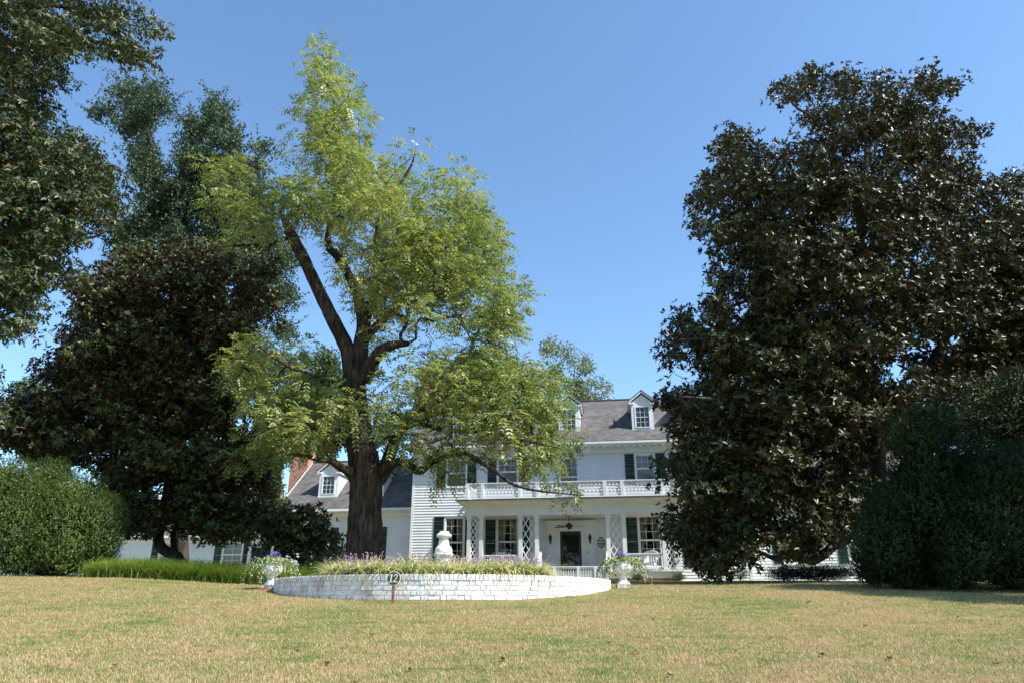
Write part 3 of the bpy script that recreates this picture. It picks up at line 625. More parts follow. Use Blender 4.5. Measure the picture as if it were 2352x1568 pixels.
magnolia('magnolia_shrub', (690, 1318), 24.0, 0.9, sc_, slb, 90, 11, M['magnolia_left'], leaf=0.19,
    label='low dark magnolia shrub just left of the walnut trunk', cat='shrub')

# ---------------------------------------------------------------- hickory at the left edge, ginkgo, far trees
ac = [(60,55,85),(180,45,55),(260,35,45),(320,55,44),(372,75,24),(350,130,34),(355,175,20),(280,105,46),(200,100,46),(120,95,60),(35,180,75),(110,160,40),(165,195,20),(40,300,90),(105,250,36),(130,320,45),(190,350,44),(240,400,46),(130,400,80),(45,420,95),
 (235,470,50),(150,500,78),(55,540,95),(250,525,26),(35,650,78),(110,600,50),(150,645,34),(20,750,46),(60,760,26),(85,700,30),(8,880,16,.7),(12,945,26,.7),(-80,100,110),(-80,300,110),(-90,500,110),(-90,700,90),(-60,860,50),(100,-50,80),(250,-60,60),(-100,-80,120)]
al = [[(-330,1330,90), (-310,1150,74), (-290,950,66), (-270,750,58), (-240,520,50), (-210,300,40), (-170,100,28), (-120,-80,14)],
 [(-240,520,34), (-150,400,26,-.6), (-60,330,18,-1), (40,320,12,-1.2), (140,370,7,-1.3), (230,420,3,-1.4)],
 [(-210,300,30), (-120,160,22,.4), (-30,110,16,.6), (60,100,13,.6), (140,92,11,.5), (230,98,8,.4), (320,115,4,.3), (355,160,2,.3)],
 [(-270,700,28), (-180,620,20), (-80,580,15), (20,560,10), (120,530,6), (200,500,3)],
 [(-280,850,22), (-180,780,15), (-80,740,10), (20,730,5), (60,750,2)],
 [(-170,100,20), (-60,20,15), (60,10,11), (180,20,8), (290,40,3)]]
C = crown_points(ac, 17.5, 3.0, 1800, shrink=10, mix=.7)
b = W(-330, 1330, 17.5); b = (float(b[0]), 17.5, G(b[0], 17.5) - 0.1)
root = build_tree('hickory_tree', b, [limb(l, 17.5) for l in al], C, M['bark_walnut'], tw=0.006, sides=14, twig_max=0.06,
    label='dark green hickory reaching into the top left corner, its trunk out of view', cat='tree')
P, O_ = clump_leaf_pts(C, 15, 0.52, 0.6)
A = nrm(O_ * 0.6 + np.array((0, 0, 0.35)) + rdir(len(P)) * 0.5)
V, F = rosettes(P, A, 5, 0.15, 0.06, 0.9, 0.25, 0.45)
add_crown(root, V, F, M['hickory'])

gc = [(235,262,34),(285,215,44),(350,215,36),(300,285,40),(335,255,50),(385,235,24),(330,340,44),(350,400,54),(370,470,56),(330,520,46),(490,240,36),(500,290,54),(450,300,44),(525,335,46),(440,370,56),(480,400,70),(545,390,44),(430,460,60),(500,470,70),
 (565,460,55),(600,340,20),(585,400,36),(600,560,56),(400,540,60),(500,560,70),(640,600,50),(640,680,45),(655,760,36,.8),(690,640,22,.8),(300,560,60),(600,650,60),(560,600,60),(640,830,36,.5)]
gl = [[(420,1320,30), (415,1100,28), (410,850,26), (400,650,28), (403,540,22), (366,476,15), (366,414,12), (337,304,8), (293,250,3)],
 [(403,560,20), (425,458,15), (430,400,12), (460,320,8), (490,240,3)], [(400,620,18), (470,540,12), (540,440,7), (590,350,3)], [(366,440,8), (340,350,6), (345,260,4), (350,200,2)],
 [(408,760,16), (500,700,11), (590,640,7), (660,600,3)]]
C = crown_points(gc, 31.0, 3.2, 720, shrink=16, tight=.5, mix=.8)
b = W(420, 1320, 31.0); b = (float(b[0]), 31.0, G(b[0], 31) - 0.1)
root = build_tree('ginkgo_tree', b, [limb(l, 31.0) for l in gl], C, M['bark_mag'], tw=0.012, twig_max=0.12,
    label='tall bluish green ginkgo rising behind the left magnolia and the walnut', cat='tree')
P, O_ = clump_leaf_pts(C, 24, 0.62, 0.6); P = P + rng.normal(size=P.shape) * .12; P = np.repeat(P, 8, 0) + rng.normal(size=(len(P) * 8, 3)) * .075
gs = C[rng.choice(len(C), 1300)]; gd = nrm(rdir(len(gs)) * .75 + np.array((0, 0, .75))); gl_ = rng.uniform(.6, 1.5, (len(gs), 1, 1)) * rng.uniform(.2, 1, (1, 34, 1))
P = np.concatenate([P, (gs[:, None] + gd[:, None] * gl_ + rng.normal(size=(len(gs), 34, 3)) * .045).reshape(-1, 3)]); O_ = rdir(len(P))
D = nrm(O_ * 0.6 + rdir(len(P)))
V, F = leaves_arr(P, D, perp(D), rng.uniform(0.07, 0.13, len(P)), rng.uniform(0.07, 0.12, len(P)), 0.1)
add_crown(root, V, F, M['ginkgo'])

# a neighbouring oak just outside the right edge of the view: its shade falls on the dark boxwoods
OX, OY = 16.3, 12.3; oz = G(OX, OY) - .1
Co = rng.normal(size=(700, 3)); Co = nrm(Co) * rng.uniform(.35, 1, (700, 1)) ** .5 * np.array((3.7, 3.9, 4.0)) + np.array((OX, OY, oz + 8.0))
lm = [(np.array([(OX, OY, oz), (OX + .1, OY, oz + 2), (OX - .1, OY + .1, oz + 4.5), (OX, OY, oz + 7), (OX + .2, OY, oz + 10)], float), np.array([.42, .32, .27, .2, .06]))]
for k in range(7):
    a = k * 2.4; h0 = 4.2 + k * .6; c_, s_ = math.cos(a), math.sin(a)
    lm.append((np.array([(OX, OY, oz + h0), (OX + c_ * 1.2, OY + s_ * 1.2, oz + h0 + .9), (OX + c_ * 2.6, OY + s_ * 2.6, oz + h0 + 1.5)]), np.array([.14, .1, .04])))
root = build_tree('oak_tree', (OX, OY, oz), lm, Co, M['bark_mag'], tw=0.008, sides=12, twig_max=.06, label='oak standing just beyond the right edge of the view', cat='tree')
P, O_ = clump_leaf_pts(Co, 26, 0.55, 0.7); A = nrm(O_ * 0.7 + np.array((0, 0, 0.5)) + rdir(len(P)) * 0.4)
V, F = rosettes(P, A, 5, 0.14, 0.07, 0.9, 0.3); add_crown(root, V, F, M['far_dark'])

def far_tree(name, y, circles, base_u, nclump, per, crad, leaf, m, barkm, thick=2.5, limbs=None, **kw):
    C = crown_points(circles, y, thick, nclump)
    vmin = min(c[1] - c[2] * 0.3 for c in circles); um = sum(c[0] for c in circles) / len(circles)
    if limbs is None:
        limbs = [[(base_u, 1325, 11 * 40 / y), (base_u, 1150, 10 * 40 / y), ((base_u + um) / 2, 1000, 8 * 40 / y), (um, (vmin + 1000) / 2, 5 * 40 / y), (um, vmin, 1.5)]]
    b = W(base_u, 1325, y); b = (float(b[0]), y, G(b[0], y) - 0.1)
    lm = [limb(l, y) for l in limbs]; lm[0][0][0][2] = b[2]
    root = build_tree(name, b, lm, C, barkm, tw=0.02, twig_max=0.12, sides=8, **kw)
    P, O_ = clump_leaf_pts(C, per, crad, 0.75); D = nrm(O_ * 0.5 + rdir(len(P)))
    V, F = leaves_arr(P, D, perp(D), leaf * rng.uniform(0.7, 1.3, len(P)), leaf * 0.7 * rng.uniform(0.7, 1.3, len(P)), 0.1)
    add_crown(root, V, F, m); return root
far_tree('background_tree', 60, [(1262,800,20),(1255,850,26),(1300,815,22),(1330,835,26),(1365,850,22),(1375,890,28),(1295,880,34),(1340,905,36),(1250,900,30),(1395,905,14),(1300,950,50),(1360,960,40)], 1310, 105, 95, 0.9, 0.22, M['far'], M['bark_twig'],
    label='sparse sunlit tree rising behind the main roof ridge', cat='tree')
far_tree('background_tree', 54, [(1100,850,40),(1150,880,50),(1060,890,44),(1010,900,40),(1200,900,40),(1110,930,50),(1040,950,40)], 1110, 110, 130, 1.0, 0.24, M['far_dark'], M['bark_twig'],
    label='green tree behind the roof, seen through the right side of the walnut crown', cat='tree')
far_tree('background_tree', 52, [(745,820,30),(720,860,44),(780,870,40),(690,920,46),(760,930,50),(800,980,40),(680,990,40),(850,1000,50),(900,990,44),(740,1010,44)], 760, 150, 130, 1.0, 0.24, M['far_dark'], M['bark_twig'],
    label='green tree behind the left wing, beside the walnut trunk', cat='tree')
far_tree('vine_tree', 34, [(635,1000,28),(632,1050,28),(628,1100,30),(628,1150,28),(640,1195,24),(615,1040,30),(610,1120,30)], 645, 70, 190, 0.55, 0.13, M['far_dark'], M['bark_twig'], thick=1.0,
    label='leafy green tree in front of the brick chimney of the left wing', cat='tree')
far_tree('pine_tree', 70, [(70,885,20),(60,915,24),(95,905,18),(80,940,26),(50,950,24),(110,960,24),(60,1000,34),(110,1020,34)], 75, 60, 170, 1.1, 0.3, M['pine'], M['bark_twig'],
    label='distant pine top at the far left, beyond the left magnolia', cat='tree')
far_tree('background_tree', 58, [(1850,1040,50),(1900,1080,50),(1980,1000,60),(2060,960,60),(2150,980,60),(2250,980,60),(2330,980,60),(1960,1100,50)], 2000, 150, 130, 1.2, 0.26, M['far_dark'], M['bark_twig'],
    label='tree beyond the right wing, glimpsed through the huge magnolia', cat='tree')
# far woods: one ragged mass behind everything
nW = 420; u = rng.uniform(-1.25, 1.25, nW); yW = rng.uniform(105, 125, nW)
hW = 4.5 + 4 * rng.random(nW) + 2.0 * np.sin(u * 9)
C = np.column_stack([u * yW, yW, ground(u * yW, yW) + hW * rng.uniform(0.15, 1, nW)])
P, O_ = clump_leaf_pts(C, 170, 2.6, 0.8); D = nrm(O_ + rdir(len(P)) * 0.7)
V, F = leaves_arr(P, D, perp(D), rng.uniform(0.4, 0.8, len(P)), rng.uniform(0.3, 0.6, len(P)), 0.1)
tag(np_mesh('woods', V, F, M['far_dark']), 'far line of woods behind the house', 'woods', kind='stuff')

# ---------------------------------------------------------------- dense bushes
def bush(name, y0, thick, circles, n, leaf, m, base_u, **kw):
    cs = circles; b = W(base_u, 1330, y0); b = (float(b[0]), y0, G(b[0], y0) - 0.05)
    root = empty(name, b, **kw)
    blobs = []
    for (u, v, r) in cs:
        rw = r / pxm(v, y0)
        for k in range(3):
            dy = random.uniform(-1, 1) * max(0.1, thick - rw) ; c = W(u + random.uniform(-.15, .15) * r, v + random.uniform(-.1, .1) * r, y0 + dy); blobs.append((c, rw * random.uniform(0.85, 1.0)))
    cen = np.array([c for c, r in blobs]); rad = np.array([r for c, r in blobs])
    # inner limbs
    mb = MB(off=b)
    for c, r in blobs[::2]:
        t = c * 0.85 + np.array(b) * 0.15
        mb.tube([b, (np.array(b) * 0.6 + t * 0.4) + rng.normal(size=3) * 0.08, t], [0.05, 0.035, 0.012], 5)
    mb.build('stem', M['bark_mag'], root)
    # shoots: points on the union surface, each a short leafy upright shoot
    ns = n // 14; w = rad ** 2; w = w / w.sum(); idx = rng.choice(len(rad), ns, p=w); d = rdir(ns)
    lump = 1 + 0.07 * np.sin(d[:, 0] * 9 + idx) * np.cos(d[:, 2] * 8 + idx * 1.7) + 0.06 * np.sin(d[:, 0] * 23 + d[:, 1] * 17 + idx) * np.sin(d[:, 2] * 21 + idx)
    P = cen[idx] + d * rad[idx][:, None] * lump[:, None] * (rng.uniform(0.86, 1.02, ns) + np.where(rng.random(ns) < .05, rng.uniform(0.02, .14, ns), 0))[:, None]
    dist = np.linalg.norm(P[:, None, :] - cen[None], axis=2) / rad[None]
    ok = (dist.min(1) > 0.78) & (P[:, 2] > ground(P[:, 0], P[:, 1]) + 0.03); P = P[ok]; d = d[ok]
    A = nrm(d * 0.7 + np.array((0, 0, 0.8)) + rdir(len(P)) * 0.25)
    t = rng.uniform(0, 1, (len(P), 14, 1)) * 5.0 * leaf * rng.uniform(.4, 1.4, (len(P), 1, 1)); A2 = np.repeat(A[:, None], 14, 1)
    Q = (P[:, None] + A2 * t).reshape(-1, 3); A2 = A2.reshape(-1, 3)
    D = nrm(perp(A2) + A2 * 0.5); Nn = nrm(A2 - D * np.sum(A2 * D, 1, keepdims=True))
    V, F = leaves_arr(Q, D, Nn, leaf * rng.uniform(0.7, 1.2, len(Q)), leaf * 0.5, 0.1)
    add_crown(root, V, F, m, 'foliage')
    # twiggy interior: sparse inner foliage that closes the view through
    k = n // 5; idx = rng.choice(len(rad), k, p=w); Q = cen[idx] + rdir(k) * (rad[idx] * rng.uniform(0.3, 0.86, k))[:, None]
    Q = Q[Q[:, 2] > ground(Q[:, 0], Q[:, 1]) + 0.02]; D = rdir(len(Q))
    V, F = leaves_arr(Q, D, perp(D), leaf * 2.2, leaf * 1.6, 0.1); add_crown(root, V, F, m, 'inner_foliage')
    return root
bush('boxwood_bush', 20.3, 1.7, [(25,1105,55),(110,1110,60),(175,1145,62),(225,1190,58),(250,1235,34),(60,1190,90),(150,1220,90),(60,1270,58),(150,1270,55),(225,1275,44),(-60,1150,90),(-60,1260,80),(200,1250,60),(20,1150,70)], 430000, 0.030, M['box'], 110,
    label='rounded bright boxwood bush at the left edge of the lawn', cat='bush')
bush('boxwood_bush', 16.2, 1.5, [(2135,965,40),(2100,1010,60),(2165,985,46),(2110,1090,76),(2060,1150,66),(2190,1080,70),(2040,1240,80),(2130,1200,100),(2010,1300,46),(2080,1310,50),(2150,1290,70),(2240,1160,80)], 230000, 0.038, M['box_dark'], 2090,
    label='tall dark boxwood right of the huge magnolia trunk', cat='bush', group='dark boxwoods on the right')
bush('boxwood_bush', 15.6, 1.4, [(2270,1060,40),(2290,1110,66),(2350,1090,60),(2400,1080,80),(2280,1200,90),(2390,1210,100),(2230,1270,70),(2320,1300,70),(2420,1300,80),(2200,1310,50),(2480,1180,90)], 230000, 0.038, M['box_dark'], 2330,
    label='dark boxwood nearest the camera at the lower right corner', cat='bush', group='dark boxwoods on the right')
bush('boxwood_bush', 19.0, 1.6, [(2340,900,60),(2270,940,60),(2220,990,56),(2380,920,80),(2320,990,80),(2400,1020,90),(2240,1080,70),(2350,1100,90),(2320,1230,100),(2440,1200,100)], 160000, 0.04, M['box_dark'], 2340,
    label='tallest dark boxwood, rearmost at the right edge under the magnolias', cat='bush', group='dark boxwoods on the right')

# ---------------------------------------------------------------- the white house
HA = R(-8); HO = W(1311, 1300, 40.6)
BZ = 2.85
house = empty('house', (float(HO[0]), float(HO[1]), BZ), 'white clapboard farmhouse with green shutters, grey roof dormers and a lattice porch', 'house', HA)
def HW(x, y, z):                       # house coordinates -> world
    return (HO[0] + x * math.cos(HA) - y * math.sin(HA), HO[1] + x * math.sin(HA) + y * math.cos(HA), z)
def hb(): return MB(off=(0, 0, BZ))
GZ = 2.75; FZ = 3.35
def siding(mb, x0, x1, z0, z1, y, holes=(), ex=0.155, axis='x', sgn=-1):
    """lapped boards; axis x: wall along x facing -y; axis y: wall along y at x=y0 facing sgn*x"""
    k = int(math.ceil((z1 - z0) / ex))
    for i in range(k):
        a = z0 + i * ex; b = min(a + ex, z1); zm = (a + b) / 2
        cuts = sorted([(h[0], h[1]) for h in holes if h[2] < zm < h[3]])
        xs_ = [x0]
        for c in cuts: xs_ += [c[0], c[1]]
        xs_.append(x1)
        for j in range(0, len(xs_), 2):
            p, q = xs_[j], xs_[j + 1]
            if q - p < 0.01: continue
            segs = [(p, q)]
            if q - p > 3.2:
                c = p + (q - p) * (0.3 + 0.4 * ((i * 37 % 11) / 11)); segs = [(p, c - 0.002), (c + 0.002, q)]
            for (p2, q2) in segs:
                t = 0.032 + 0.003 * math.sin(i * 2.1 + p2)
                if axis == 'x':
                    mb.add([(p2, y - t, a), (q2, y - t, a), (q2, y - 0.003, b), (p2, y - 0.003, b), (p2, y + 0.02, a), (q2, y + 0.02, a)], [(0, 1, 2, 3), (4, 5, 1, 0)])
                else:
                    mb.add([(y + sgn * t, p2, a), (y + sgn * t, q2, a), (y + sgn * 0.003, q2, b), (y + sgn * 0.003, p2, b), (y - sgn * .02, p2, a), (y - sgn * .02, q2, a)], [(0, 1, 2, 3), (4, 5, 1, 0)])

def curtain_mesh(mb, x0, x1, z0, z1, y, tie=False, side=0):
    n = 14; vs = []; fs = []; rows = 7
    for r in range(rows + 1):
        t = r / rows; z = z1 + (z0 - z1) * t
        k = 1.0
        if tie: k = 1.0 - 0.55 * math.exp(-((t - 0.62) / 0.22) ** 2)
        for i in range(n + 1):
            s = i / n
            x = x0 + (x1 - x0) * s * k if side <= 0 else x1 - (x1 - x0) * (1 - s) * k
            vs.append((x, y + 0.02 * math.sin(i * 1.9), z))
    for r in range(rows):
        for i in range(n): fs.append((r * (n + 1) + i, r * (n + 1) + i + 1, (r + 1) * (n + 1) + i + 1, (r + 1) * (n + 1) + i))
    mb.add(vs, fs)

def window(x0, x1, z0, z1, y, cols, rows, split, tr=0.09, curtain=None, muntin=0.022, name='window', head=True, muntin_low=True, parent=None):
    """opening x0..x1, z0..z1 in a wall facing -y at y. Frame mesh with casing, sash and pane children"""
    f = hb(); d = 0.035
    f.box(x0 - tr, x0, y - d, y + 0.08, z0 - 0.04, z1 + tr)
    f.box(x1, x1 + tr, y - d, y + 0.08, z0 - 0.04, z1 + tr)
    f.box(x0 + 0.001, x1 - 0.001, y - d + 0.003, y + 0.08, z1, z1 + tr)
    if head: f.box(x0 - tr - 0.03, x1 + tr + 0.03, y - d - 0.035, y + 0.02, z1 + tr + 0.001, z1 + tr + 0.045)
    f.box(x0 - tr - 0.03, x1 + tr + 0.03, y - d - 0.03, y + 0.09, z0 - 0.085, z0 - 0.041)
    w = f.build(name, M['trim'], parent or house)
    s = hb(); sw = 0.045; zs = z0 + (z1 - z0) * split; ya = y + 0.012; yb = y + 0.05
    for (a, b, yo) in ((z0, zs, 0.035), (zs, z1, 0.0)):
        s.box(x0 + 0.002, x0 + sw, ya + yo, yb + yo, a, b); s.box(x1 - sw, x1 - 0.002, ya + yo, yb + yo, a, b)
        s.box(x0 + sw, x1 - sw, ya + yo + .001, yb + yo - .001, a, a + sw); s.box(x0 + sw, x1 - sw, ya + yo + .001, yb + yo - .001, b - sw, b)
    for i in range(1, cols):
        xm = x0 + (x1 - x0) * i / cols
        if muntin_low: s.box(xm - muntin / 2, xm + muntin / 2, ya + 0.045, yb + 0.03, z0 + sw, zs - sw)
        s.box(xm - muntin / 2, xm + muntin / 2, ya + 0.01, yb - 0.005, zs + sw, z1 - sw)
    ru = rows[0]; rl = rows[1]
    for i in range(1, ru):
        zm = zs + (z1 - zs) * i / ru; s.box(x0 + sw, x1 - sw, ya + 0.012, yb - 0.007, zm - muntin / 2, zm + muntin / 2)
    if muntin_low:
        for i in range(1, rl):
            zm = z0 + (zs - z0) * i / rl; s.box(x0 + sw, x1 - sw, ya + 0.047, yb + 0.028, zm - muntin / 2, zm + muntin / 2)
    s.build('sash', M['trim'], w)
    g = hb(); g.add([(x0, y + 0.034, zs), (x1, y + 0.034, zs), (x1, y + 0.034, z1), (x0, y + 0.034, z1)], [(0, 1, 2, 3)])
    g.add([(x0, y + 0.068, z0), (x1, y + 0.068, z0), (x1, y + 0.068, zs), (x0, y + 0.068, zs)], [(0, 1, 2, 3)])
    g.build('pane', M['glass'], w)
    if curtain == 'tie':
        c = hb(); cw = (x1 - x0) * 0.45
        curtain_mesh(c, x0, x0 + cw, z0, z1, y + 0.18, True, -1); curtain_mesh(c, x1 - cw, x1, z0, z1, y + 0.18, True, 1)
        c.build('curtain', M['curtain'], w)
    elif curtain == 'sheer':
        c = hb(); c.box(x0 - 0.02, x1 + 0.02, y + 0.15, y + 0.16, z0 + (z1 - z0) * 0.02, z1); c.build('blind', M['sheer'], w)
    return w

def shutter(x0, x1, z0, z1, y, parent=None):
    s = hb(); fr = 0.055; d0, d1 = y - 0.055, y - 0.022
    s.box(x0, x0 + fr, d0, d1, z0, z1); s.box(x1 - fr, x1, d0, d1, z0, z1)
    zm = z0 + (z1 - z0) * 0.48
    for a in (z0, zm, z1 - fr): s.box(x0 + fr, x1 - fr, d0 + .001, d1 - .001, a, a + fr + 0.02 * (a == z0))
    z = z0 + fr + 0.03
    rot = Matrix.Rotation(R(38), 3, 'X')
    while z < z1 - fr - 0.01:
        if not (zm - 0.02 < z < zm + fr + 0.01): s.box(x0 + fr, x1 - fr, d0 + 0.011, d0 + 0.018, z - 0.02, z + 0.02, rot=rot)
        z += 0.047
    s.box((x0 + x1) / 2 - 0.008, (x0 + x1) / 2 + 0.008, d0 - 0.012, d0 + 0.001, z0 + fr + 0.08, zm - 0.05)
    s.box(x0 + fr, x1 - fr, d1 - 0.004, d1 - 0.001, z0 + fr, z1 - fr)
    return s.build('shutter', M['green'], parent or house)

# main block: x -9.07..9.5, front at y 0, back at y 9
X0, X1, YB = -9.07, 9.5, 9.0
EZ = 10.5; RZ = 14.25; YE = -0.5; YR = 4.5; SL = (RZ - EZ) / (YR - YE)
up_win = [(-7.04, -5.92), (-4.04, -2.92), (-0.46, 0.54), (3.82, 4.84), (6.35, 7.4)]
lo_win = [(-7.04, -6.0), (-4.05, -2.93), (3.79, 4.88), (6.75, 7.8)]
holes = [(a, b, 8.2, 9.72) for a, b in up_win] + [(a, b, 3.72, 6.42) for a, b in lo_win] + [(-0.55, 0.61, FZ, 5.6)]
holes[2] = (-0.46, 0.54, 7.55, 9.62)
m = hb(); siding(m, X0 + .1, X1 - .1, GZ - 0.1, 10.2, 0.0, holes)
m.build('wall', M['siding'], house)
for xw, sw_ in ((X1, 1), (X0, -1)):
    m = hb(); siding(m, 0.0, YB, GZ - 0.1, 10.2, xw, axis='y', sgn=sw_); m.build('wall', M['siding'], house)
m = hb(); siding(m, X0, X1, GZ, 10.2, YB - 0.03); m.box(X0 + .05, X1 - .05, YB + .02, YB + .1, GZ, 10.3)
for x in (X0 + .02, X1 - .02): # gable ends
    s_ = 1 if x > 0 else -1
    m.add([(x, YE + .3, EZ - .3), (x, YB - .3 + .5, EZ - .3), (x, YR, RZ - .15)], [(0, 1, 2)])
m.build('back_wall', M['siding'], house)
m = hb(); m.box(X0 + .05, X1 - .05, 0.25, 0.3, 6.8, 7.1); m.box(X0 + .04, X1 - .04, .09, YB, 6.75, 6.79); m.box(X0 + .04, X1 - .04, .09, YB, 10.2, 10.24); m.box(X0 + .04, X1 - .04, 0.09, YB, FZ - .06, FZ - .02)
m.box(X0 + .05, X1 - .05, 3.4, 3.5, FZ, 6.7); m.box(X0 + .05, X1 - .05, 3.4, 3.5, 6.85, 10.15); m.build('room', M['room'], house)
for x0_, x1_ in ((X0 - .02, X0 + .12), (X1 - .12, X1 + .02)):
    m = hb(); m.box(x0_, x1_, -0.035, 0.1, GZ, 10.0); m.build('corner_board', M['trim'], house)
# roof slabs (front and back) with thickness
def roof_pair(x0, x1, ye, ez, yr, rz, name='roof', over=0.0):
    m = hb(); t = 0.09; yb = yr + (yr - ye)
    for sgn_ in (0, 1):
        a, b = ((ye, ez), (yr, rz)) if sgn_ == 0 else ((yb, ez), (yr, rz))
        vs = [(x0, a[0], a[1]), (x1, a[0], a[1]), (x1, b[0], b[1]), (x0, b[0], b[1])]
        vs += [(p[0], p[1], p[2] - t) for p in vs]
        m.add(vs, [(0, 1, 2, 3), (7, 6, 5, 4), (0, 4, 5, 1), (1, 5, 6, 2), (3, 2, 6, 7), (0, 3, 7, 4)] if sgn_ == 0 else [(3, 2, 1, 0), (4, 5, 6, 7), (1, 5, 4, 0), (2, 6, 5, 1), (7, 6, 2, 3), (4, 7, 3, 0)])
    r = m.build(name, M['shingle'], house)
    c = hb(); c.box(x0, x1, yr - 0.12, yr + 0.12, rz - 0.03, rz + 0.035); c.build('ridge_cap', M['shingle'], r)
    return r
roof_pair(X0 - .3, X1 + .3, YE, EZ, YR, RZ)
m = hb()   # cornice: gutter board, soffit, frieze, modillions
m.box(X0 - .28, X1 + .28, YE + 0.012, YE + 0.04, EZ - .25, EZ - .09)
m.box(X0 - .28, X1 + .28, YE - 0.07, YE + 0.011, EZ - .17, EZ - .055)
m.box(X0 - .25, X1 + .25, YE + 0.041, 0.0, EZ - .27, EZ - .24)
m.box(X0 - .02, X1 + .02, -0.08, -0.036, EZ - .62, EZ - .271)
m.box(X0 - .03, X1 + .03, -0.14, -0.081, EZ - .40, EZ - .272)
x = X0
while x < X1:
    m.box(x, x + .2, YE + .06, -0.141, EZ - .35, EZ - .271); x += 0.41
m.build('cornice', M['trim'], house)
# left and right wings
def wing(x0, x1, y, ez, rz, yr, nm, hls, gable_left):
    m = hb(); siding(m, x0 + .1 * gable_left, x1, GZ - .1, ez - .2, y, hls); gx = x0 if gable_left else x1
    siding(m, y, 2 * yr - y, GZ - .1, ez - .2, gx, axis='y', sgn=-1 if gable_left else 1)
    m.add([(gx, y - .3, ez - .3), (gx, 2 * yr - y + .3, ez - .3), (gx, yr, rz - .15)], [(0, 1, 2)])
    m.box(x0 + .05, x1 - .05, 2 * yr - y, 2 * yr - y + .1, GZ, ez); m.build('wing_wall', M['siding'], house)
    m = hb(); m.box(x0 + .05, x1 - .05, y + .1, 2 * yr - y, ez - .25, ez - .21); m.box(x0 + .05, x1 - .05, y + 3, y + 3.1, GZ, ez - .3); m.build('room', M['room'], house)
    roof_pair(x0 - (.3 if gable_left else -.02), x1 + (.3 if not gable_left else -.02), y - .42, ez, yr, rz, 'wing_roof')
    m = hb(); m.box(x0 - .25 * gable_left, x1 - .02, y - .45, y - .40, ez - .2, ez - .05); m.box(x0, x1 - .02, y - .4, y, ez - .24, ez - .21)
    m.box(x0, x1 - .02, y - .06, y - .03, ez - .5, ez - .241); m.box(gx - .1, gx + .1, y - .035, y + .1, GZ, ez - .3)
    if gable_left: m.bar((x0 - .31, y - .45, ez - .12), (x0 - .31, yr, rz - .1), .04, .2)
    m.build('wing_cornice', M['trim'], house)
LWx = [(-15.75, -14.75), (-12.72, -11.72)]
wing(-17.75, X0 - .03, 2.0, 7.32, 11.1, 6.3, 'left', [(a, b, 3.9, 6.15) for a, b in LWx], 1)
RWx = [(11.6, 12.6), (15.0, 16.0)]
wing(X1 + .03, 19.5, 1.6, 7.32, 11.1, 6.0, 'right', [(a, b, 3.9, 6.15) for a, b in RWx], 0)
for wx, wy in [(p, 2.0) for p in LWx] + [(p, 1.6) for p in RWx]:
    window(wx[0], wx[1], 3.9, 6.15, wy, 3, (2, 2), .5, curtain='sheer'); shutter(wx[0] - .62, wx[0] - .12, 3.85, 6.2, wy); shutter(wx[1] + .12, wx[1] + .62, 3.85, 6.2, wy)
# far left low wing
fy = 4.0; FX0, FX1 = -31.5, -17.8
fl_win = [(-26.95, -25.95), (-22.55, -21.3)]
m = hb(); siding(m, FX0, FX1, GZ - .3, 6.0, fy, [(a, b, 4.1, 5.55) for a, b in fl_win] + [(-20.6, -19.3, 3.2, 5.25)]); m.box(FX0, FX1, fy + 5.0, fy + 5.1, GZ, 6.0); siding(m, fy, fy + 5, GZ - .3, 6.0, FX0, axis='y', sgn=-1)
m.add([(FX0, fy - .2, 6.0), (FX0, fy + 5.2, 6.0), (FX0, fy + 2.5, 7.3)], [(0, 1, 2)]); m.build('wing_wall', M['siding'], house)
roof_pair(FX0 - .3, FX1 - .0, fy - .4, 6.1, fy + 2.5, 7.5, 'wing_roof')
m = hb(); m.box(FX0, FX1, fy - .42, fy - .38, 5.88, 6.05); m.box(FX0, FX1, fy - .38, fy, 5.86, 5.89); m.box(FX0, FX1, fy - .05, fy - .03, 5.6, 5.85); m.box(-20.82, -20.62, fy - .12, fy - .025, GZ, 5.3); m.box(-19.28, -19.1, fy - .12, fy - .025, GZ, 5.3); m.build('wing_cornice', M['trim'], house)
for a, b in fl_win:
    window(a, b, 4.1, 5.55, fy, 2, (2, 2), .5, curtain='sheer'); shutter(a - .6, a - .12, 4.05, 5.6, fy); shutter(b + .12, b + .6, 4.05, 5.6, fy)
m = hb(); m.box(-20.6, -19.3, fy + .05, fy + .1, 3.2, 5.25); m.box(-19.97, -19.93, fy + .02, fy + .05, 3.2, 5.2)
rot = Matrix.Rotation(R(35), 3, 'X')
for k in range(34): m.box(-20.5, -20.02, fy + .02, fy + .028, 3.3 + k * .055, 3.34 + k * .055, rot=rot); m.box(-19.88, -19.4, fy + .02, fy + .028, 3.3 + k * .055, 3.34 + k * .055, rot=rot)
m.build('louvred_door', M['green'], house)
# chimneys
def chimney(x0, x1, y0, y1, zt, z0=GZ):
    m = hb(); m.box(x0, x1, y0, y1, z0, zt - .5); m.box(x0 - .05, x1 + .05, y0 - .05, y1 + .05, zt - .5, zt - .32); m.box(x0 - .1, x1 + .1, y0 - .1, y1 + .1, zt - .32, zt - .15); m.box(x0 - .03, x1 + .03, y0 - .03, y1 + .03, zt - .15, zt)
    c = m.build('chimney', M['brick'], house)
    for xx_ in (x0 + .3, x1 - .3):
        q = hb(); q.lathe((xx_, (y0 + y1) / 2, zt), [(.15, 0), (.14, .3), (.16, .33), (.12, .34)], 14); q.build('flue', M['vent'], c)
chimney(X0 - .95, X0 + .35, 3.9, 5.2, 16.9)
chimney(-19.3, -18.06, 5.4, 6.6, 12.9)
